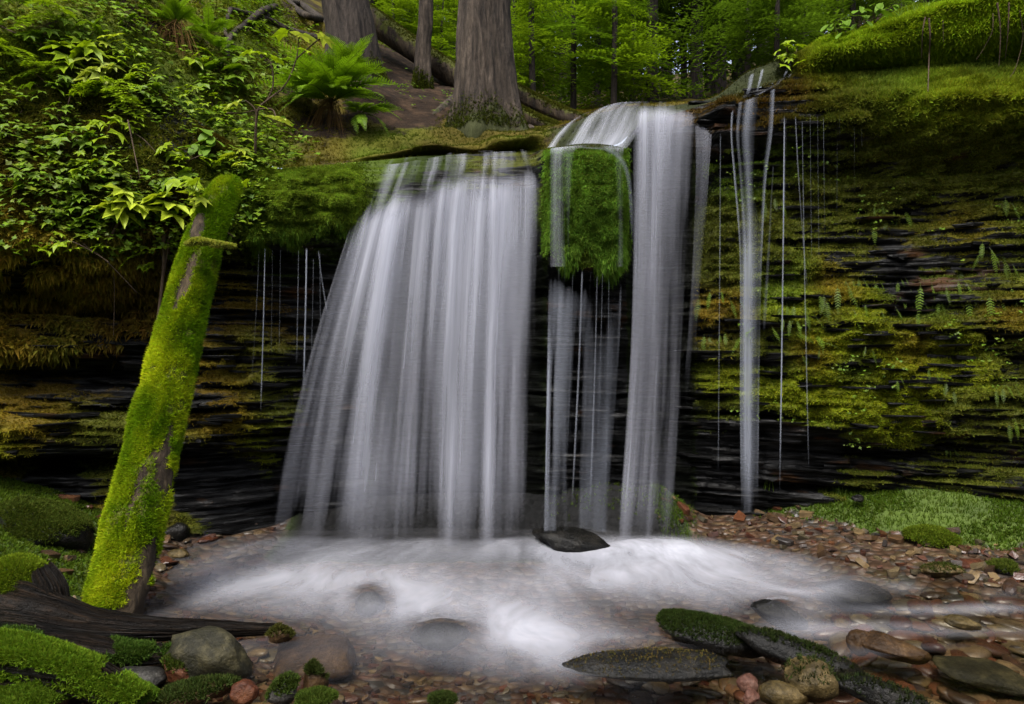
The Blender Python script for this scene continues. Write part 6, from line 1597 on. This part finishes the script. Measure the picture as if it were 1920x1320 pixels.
for i, (px, py, L, n, lab) in enumerate([(28, 98, 0.34, 5, 'bright flat needle sprays at the left edge near the top'), (95, 118, 0.3, 4, 'needle sprays left of the pale big leaves'), (205, 178, 0.36, 5, 'needle sprays hanging above the dark hollow'), (238, 200, 0.3, 4, 'needle sprays at the right side of the dark hollow'), (110, 30, 0.34, 5, 'dim needle sprays near the top left corner')]):
    sprig(lab, px, py, L, n, 700 + i, 'hemlock sprigs on the left slope')
# tall woody shrub with pale leaves
p0, n0 = cast(478, 302)
sh = thing('tall_shrub', 'tall woody shrub with big pale leaves left of the large fern', 'shrub', p0)
def sp(px, py, d): return np.array(P(px, py, p0.y - d)) - np.array(p0)
shp = [[(478, 302, 0.0), (480, 240, 0.08), (484, 205, 0.12), (505, 185, 0.14), (535, 160, 0.12), (556, 110, 0.1), (560, 72, 0.08)], [(480, 230, 0.09), (478, 205, 0.12), (460, 188, 0.14)], [(484, 205, 0.12), (510, 205, 0.16), (518, 222, 0.2)], [(500, 190, 0.13), (512, 160, 0.15), (508, 120, 0.15), (490, 102, 0.15)], [(556, 110, 0.1), (590, 80, 0.1), (600, 72, 0.1)], [(425, 212, 0.1), (455, 212, 0.11), (484, 205, 0.12)]]
V, F = join([tube(polyline([sp(*q) for q in b], 14), np.linspace(0.012 if i == 0 else 0.007, 0.004, 14), 6) for i, b in enumerate(shp)])
link('stem', make_mesh('stem', V, F, M_TWIG, True), sh)
for (px, py, d, s, k, rz) in [(558, 66, .1, 58, 'p', -.3), (535, 62, .12, 44, 'b', -2.6), (600, 70, .12, 46, 'p', .1), (575, 95, .13, 40, 'b', -1.2), (448, 190, .17, 50, 'p', -2.8), (520, 224, .22, 52, 'p', -.8), (490, 100, .17, 46, 'b', -1.9), (515, 112, .16, 40, 'b', -.6), (470, 95, .12, 36, 'b', -2.9), (548, 140, .14, 34, 'g', -.6), (492, 200, .16, 26, 'b', -1.4)]:
    q = sp(px, py, d)
    s_ = s / FPX * p0.y * 0.6
    link('leaf', random.choice(leaves[k]), sh, q, (random.uniform(-0.3, 0.3), random.uniform(0.1, 0.5), rz), (s_, s_, s_))
# leafy sprays and grass at the bank top on the right
for i, (px, py, rad, size, n, k, lab) in enumerate([(1475, 104, 34, 22, 10, 'b', 'bright low leaf spray at the left end of the mossy bank'), (1566, 52, 30, 20, 9, 'o', 'leafy sprig standing on the slope of the mossy bank'), (1606, 28, 28, 20, 8, 'o', 'leafy sprig higher up on the mossy bank'), (1640, 16, 26, 20, 7, 'o', 'leafy sprig next to the tall grass on the bank')]):
    plant(lab, px, py + 14, rad, size, n, k, 400 + i, 'leafy sprigs on the mossy bank', off=0.1)
def grass_tuft(label, px, py, h, n, seed, group):
    p, nn = cast(px, py)
    t = thing('grass_tuft', label, 'grass', p, group)
    rng = np.random.default_rng(seed)
    Vs, Cs = [], []
    for _ in range(n):
        a = rng.uniform(0, 6.28); b = np.array([rng.normal(0, .02), rng.normal(0, .02), 0])
        L = h * rng.uniform(0.6, 1.2); lean = rng.uniform(0.1, 0.7)
        prev = None
        side = np.array([-math.sin(a), math.cos(a), 0]) * 0.0035
        for k in range(5):
            s0, s1 = k / 5, (k + 1) / 5
            f = lambda s: b + np.array([math.cos(a) * lean * L * s * s, math.sin(a) * lean * L * s * s, L * (s - 0.35 * lean * s * s)])
            w0, w1 = side * (1 - s0 * 0.9), side * (1 - s1 * 0.9)
            Vs += [f(s0) - w0, f(s0) + w0, f(s1) + w1, f(s0) - w0, f(s1) + w1, f(s1) - w1]
            Cs += [np.array([0.11, 0.18, 0.02]) * rng.uniform(0.8, 1.2)] * 6
    V = np.array(Vs)
    o = link('blades', make_mesh('blades', V, np.arange(len(V)).reshape(-1, 3), M_LEAF, False, np.array(Cs)), t)
    o['kind'] = 'stuff'
for i, (px, py, h, n, lab) in enumerate([(1690, 34, .17, 14, 'tall arching grass tuft on top of the mossy bank'), (1716, 26, .14, 12, 'grass tuft just right of the tallest one on the bank top'), (1740, 18, .12, 10, 'short grass tuft near the bank top'), (1600, 66, .14, 6, 'few grass blades on the bank slope'), (1625, 110, .12, 6, 'grass sprig hanging on the dark face under the bank'),
                                         (1440, 922, .18, 7, 'thin grass tuft at the wall foot beside the small fall'), (1575, 930, .12, 10, 'grass tuft on the strip below the right wall'), (1880, 955, .11, 24, 'thick grass at the right end of the strip'), (1830, 950, .1, 20, 'grass left of the thick right end of the strip')]):
    grass_tuft(lab, px, py, h, n, 500 + i, 'grass tufts')

# hanging roots on the right bank and twigs on the left slope
def twig(name, label, cat, pts, r, mat, group, off=0.04):
    q = []
    for x, y in pts:
        p, n = cast(x, y); q.append(p)
    ymin = min(p.y for p in q)
    w = [np.array(P(x, y, 0.5 * (ymin + p.y) - off)) for (x, y), p in zip(pts, q)]
    b = w[0]
    V, F = tube(polyline(np.array(w) - b, 8 * len(w)), np.linspace(r, r * 0.4, 8 * len(w)), 5)
    o = link(name, make_mesh(name, V, F, mat, True), None, b)
    tag(o, label, cat, group)
RTG = 'roots hanging from the mossy bank'
for lab, pts, r in [('longest pale root hanging from a tangle under the bank crest', [(1742, 34), (1744, 70), (1742, 110), (1740, 172)], .008), ('root beside the longest one, short', [(1735, 32), (1730, 60), (1728, 110)], .006), ('curving thin root left of the far right roots', [(1862, 25), (1860, 60), (1842, 95), (1830, 112)], .004), ('pair root hanging straight near the right top', [(1870, 5), (1876, 60), (1873, 125)], .007), ('straight pale root near the right top edge', [(1892, 5), (1890, 60), (1885, 110)], .006), ('thin root at the very right top', [(1912, 20), (1918, 70), (1905, 125), (1893, 145)], .004), ('short root under the crest between tangle and right roots', [(1768, 38), (1769, 80)], .004)]:
    twig('hanging_root', lab, 'root', pts, r, M_TWIG, RTG, 0.06)
TWG = 'bare twigs on the left slope'
for lab, pts, r in [('thin upright brown stem at the rim of the black hollow', [(240, 225), (248, 265), (255, 300), (263, 335)], .006), ('brown twig crossing the grey rock face', [(248, 248), (270, 262), (292, 285)], .005), ('long twig hanging below the lobed leaves, left', [(130, 430), (160, 460), (200, 490), (258, 550)], .006), ('upper twig carrying bright leaves over ochre moss', [(95, 455), (130, 452), (170, 470), (205, 492)], .006), ('bare twig rising at the upper left', [(125, 205), (136, 165), (142, 150)], .004),
                    ('grey twig lying at the top left edge', [(0, 48), (20, 58), (45, 68), (80, 85)], .006), ('curved dead twig above the yellow hand leaves', [(245, 330), (248, 345), (250, 362)], .006), ('fallen stick beside the log top', [(205, 450), (220, 420), (235, 405)], .012), ('dark twig across the top of the leaning log', [(372, 402), (400, 418), (440, 445)], .008), ('fine twig below the oval leaf spray', [(380, 290), (355, 300), (330, 310)], .004),
                    ('dead twig hanging under the bright leaf fan', [(205, 470), (214, 530), (213, 630)], .004), ('reddish twig in mid left slope', [(100, 410), (110, 350), (115, 330)], .004), ('vertical dead root strand beside the log', [(308, 440), (305, 520), (290, 640)], .016), ('second dead root strand beside the log', [(318, 440), (300, 560), (286, 660)], .010)]:
    twig('bare_twig', lab, 'twig', pts, r, M_TWIG, TWG, 0.05)
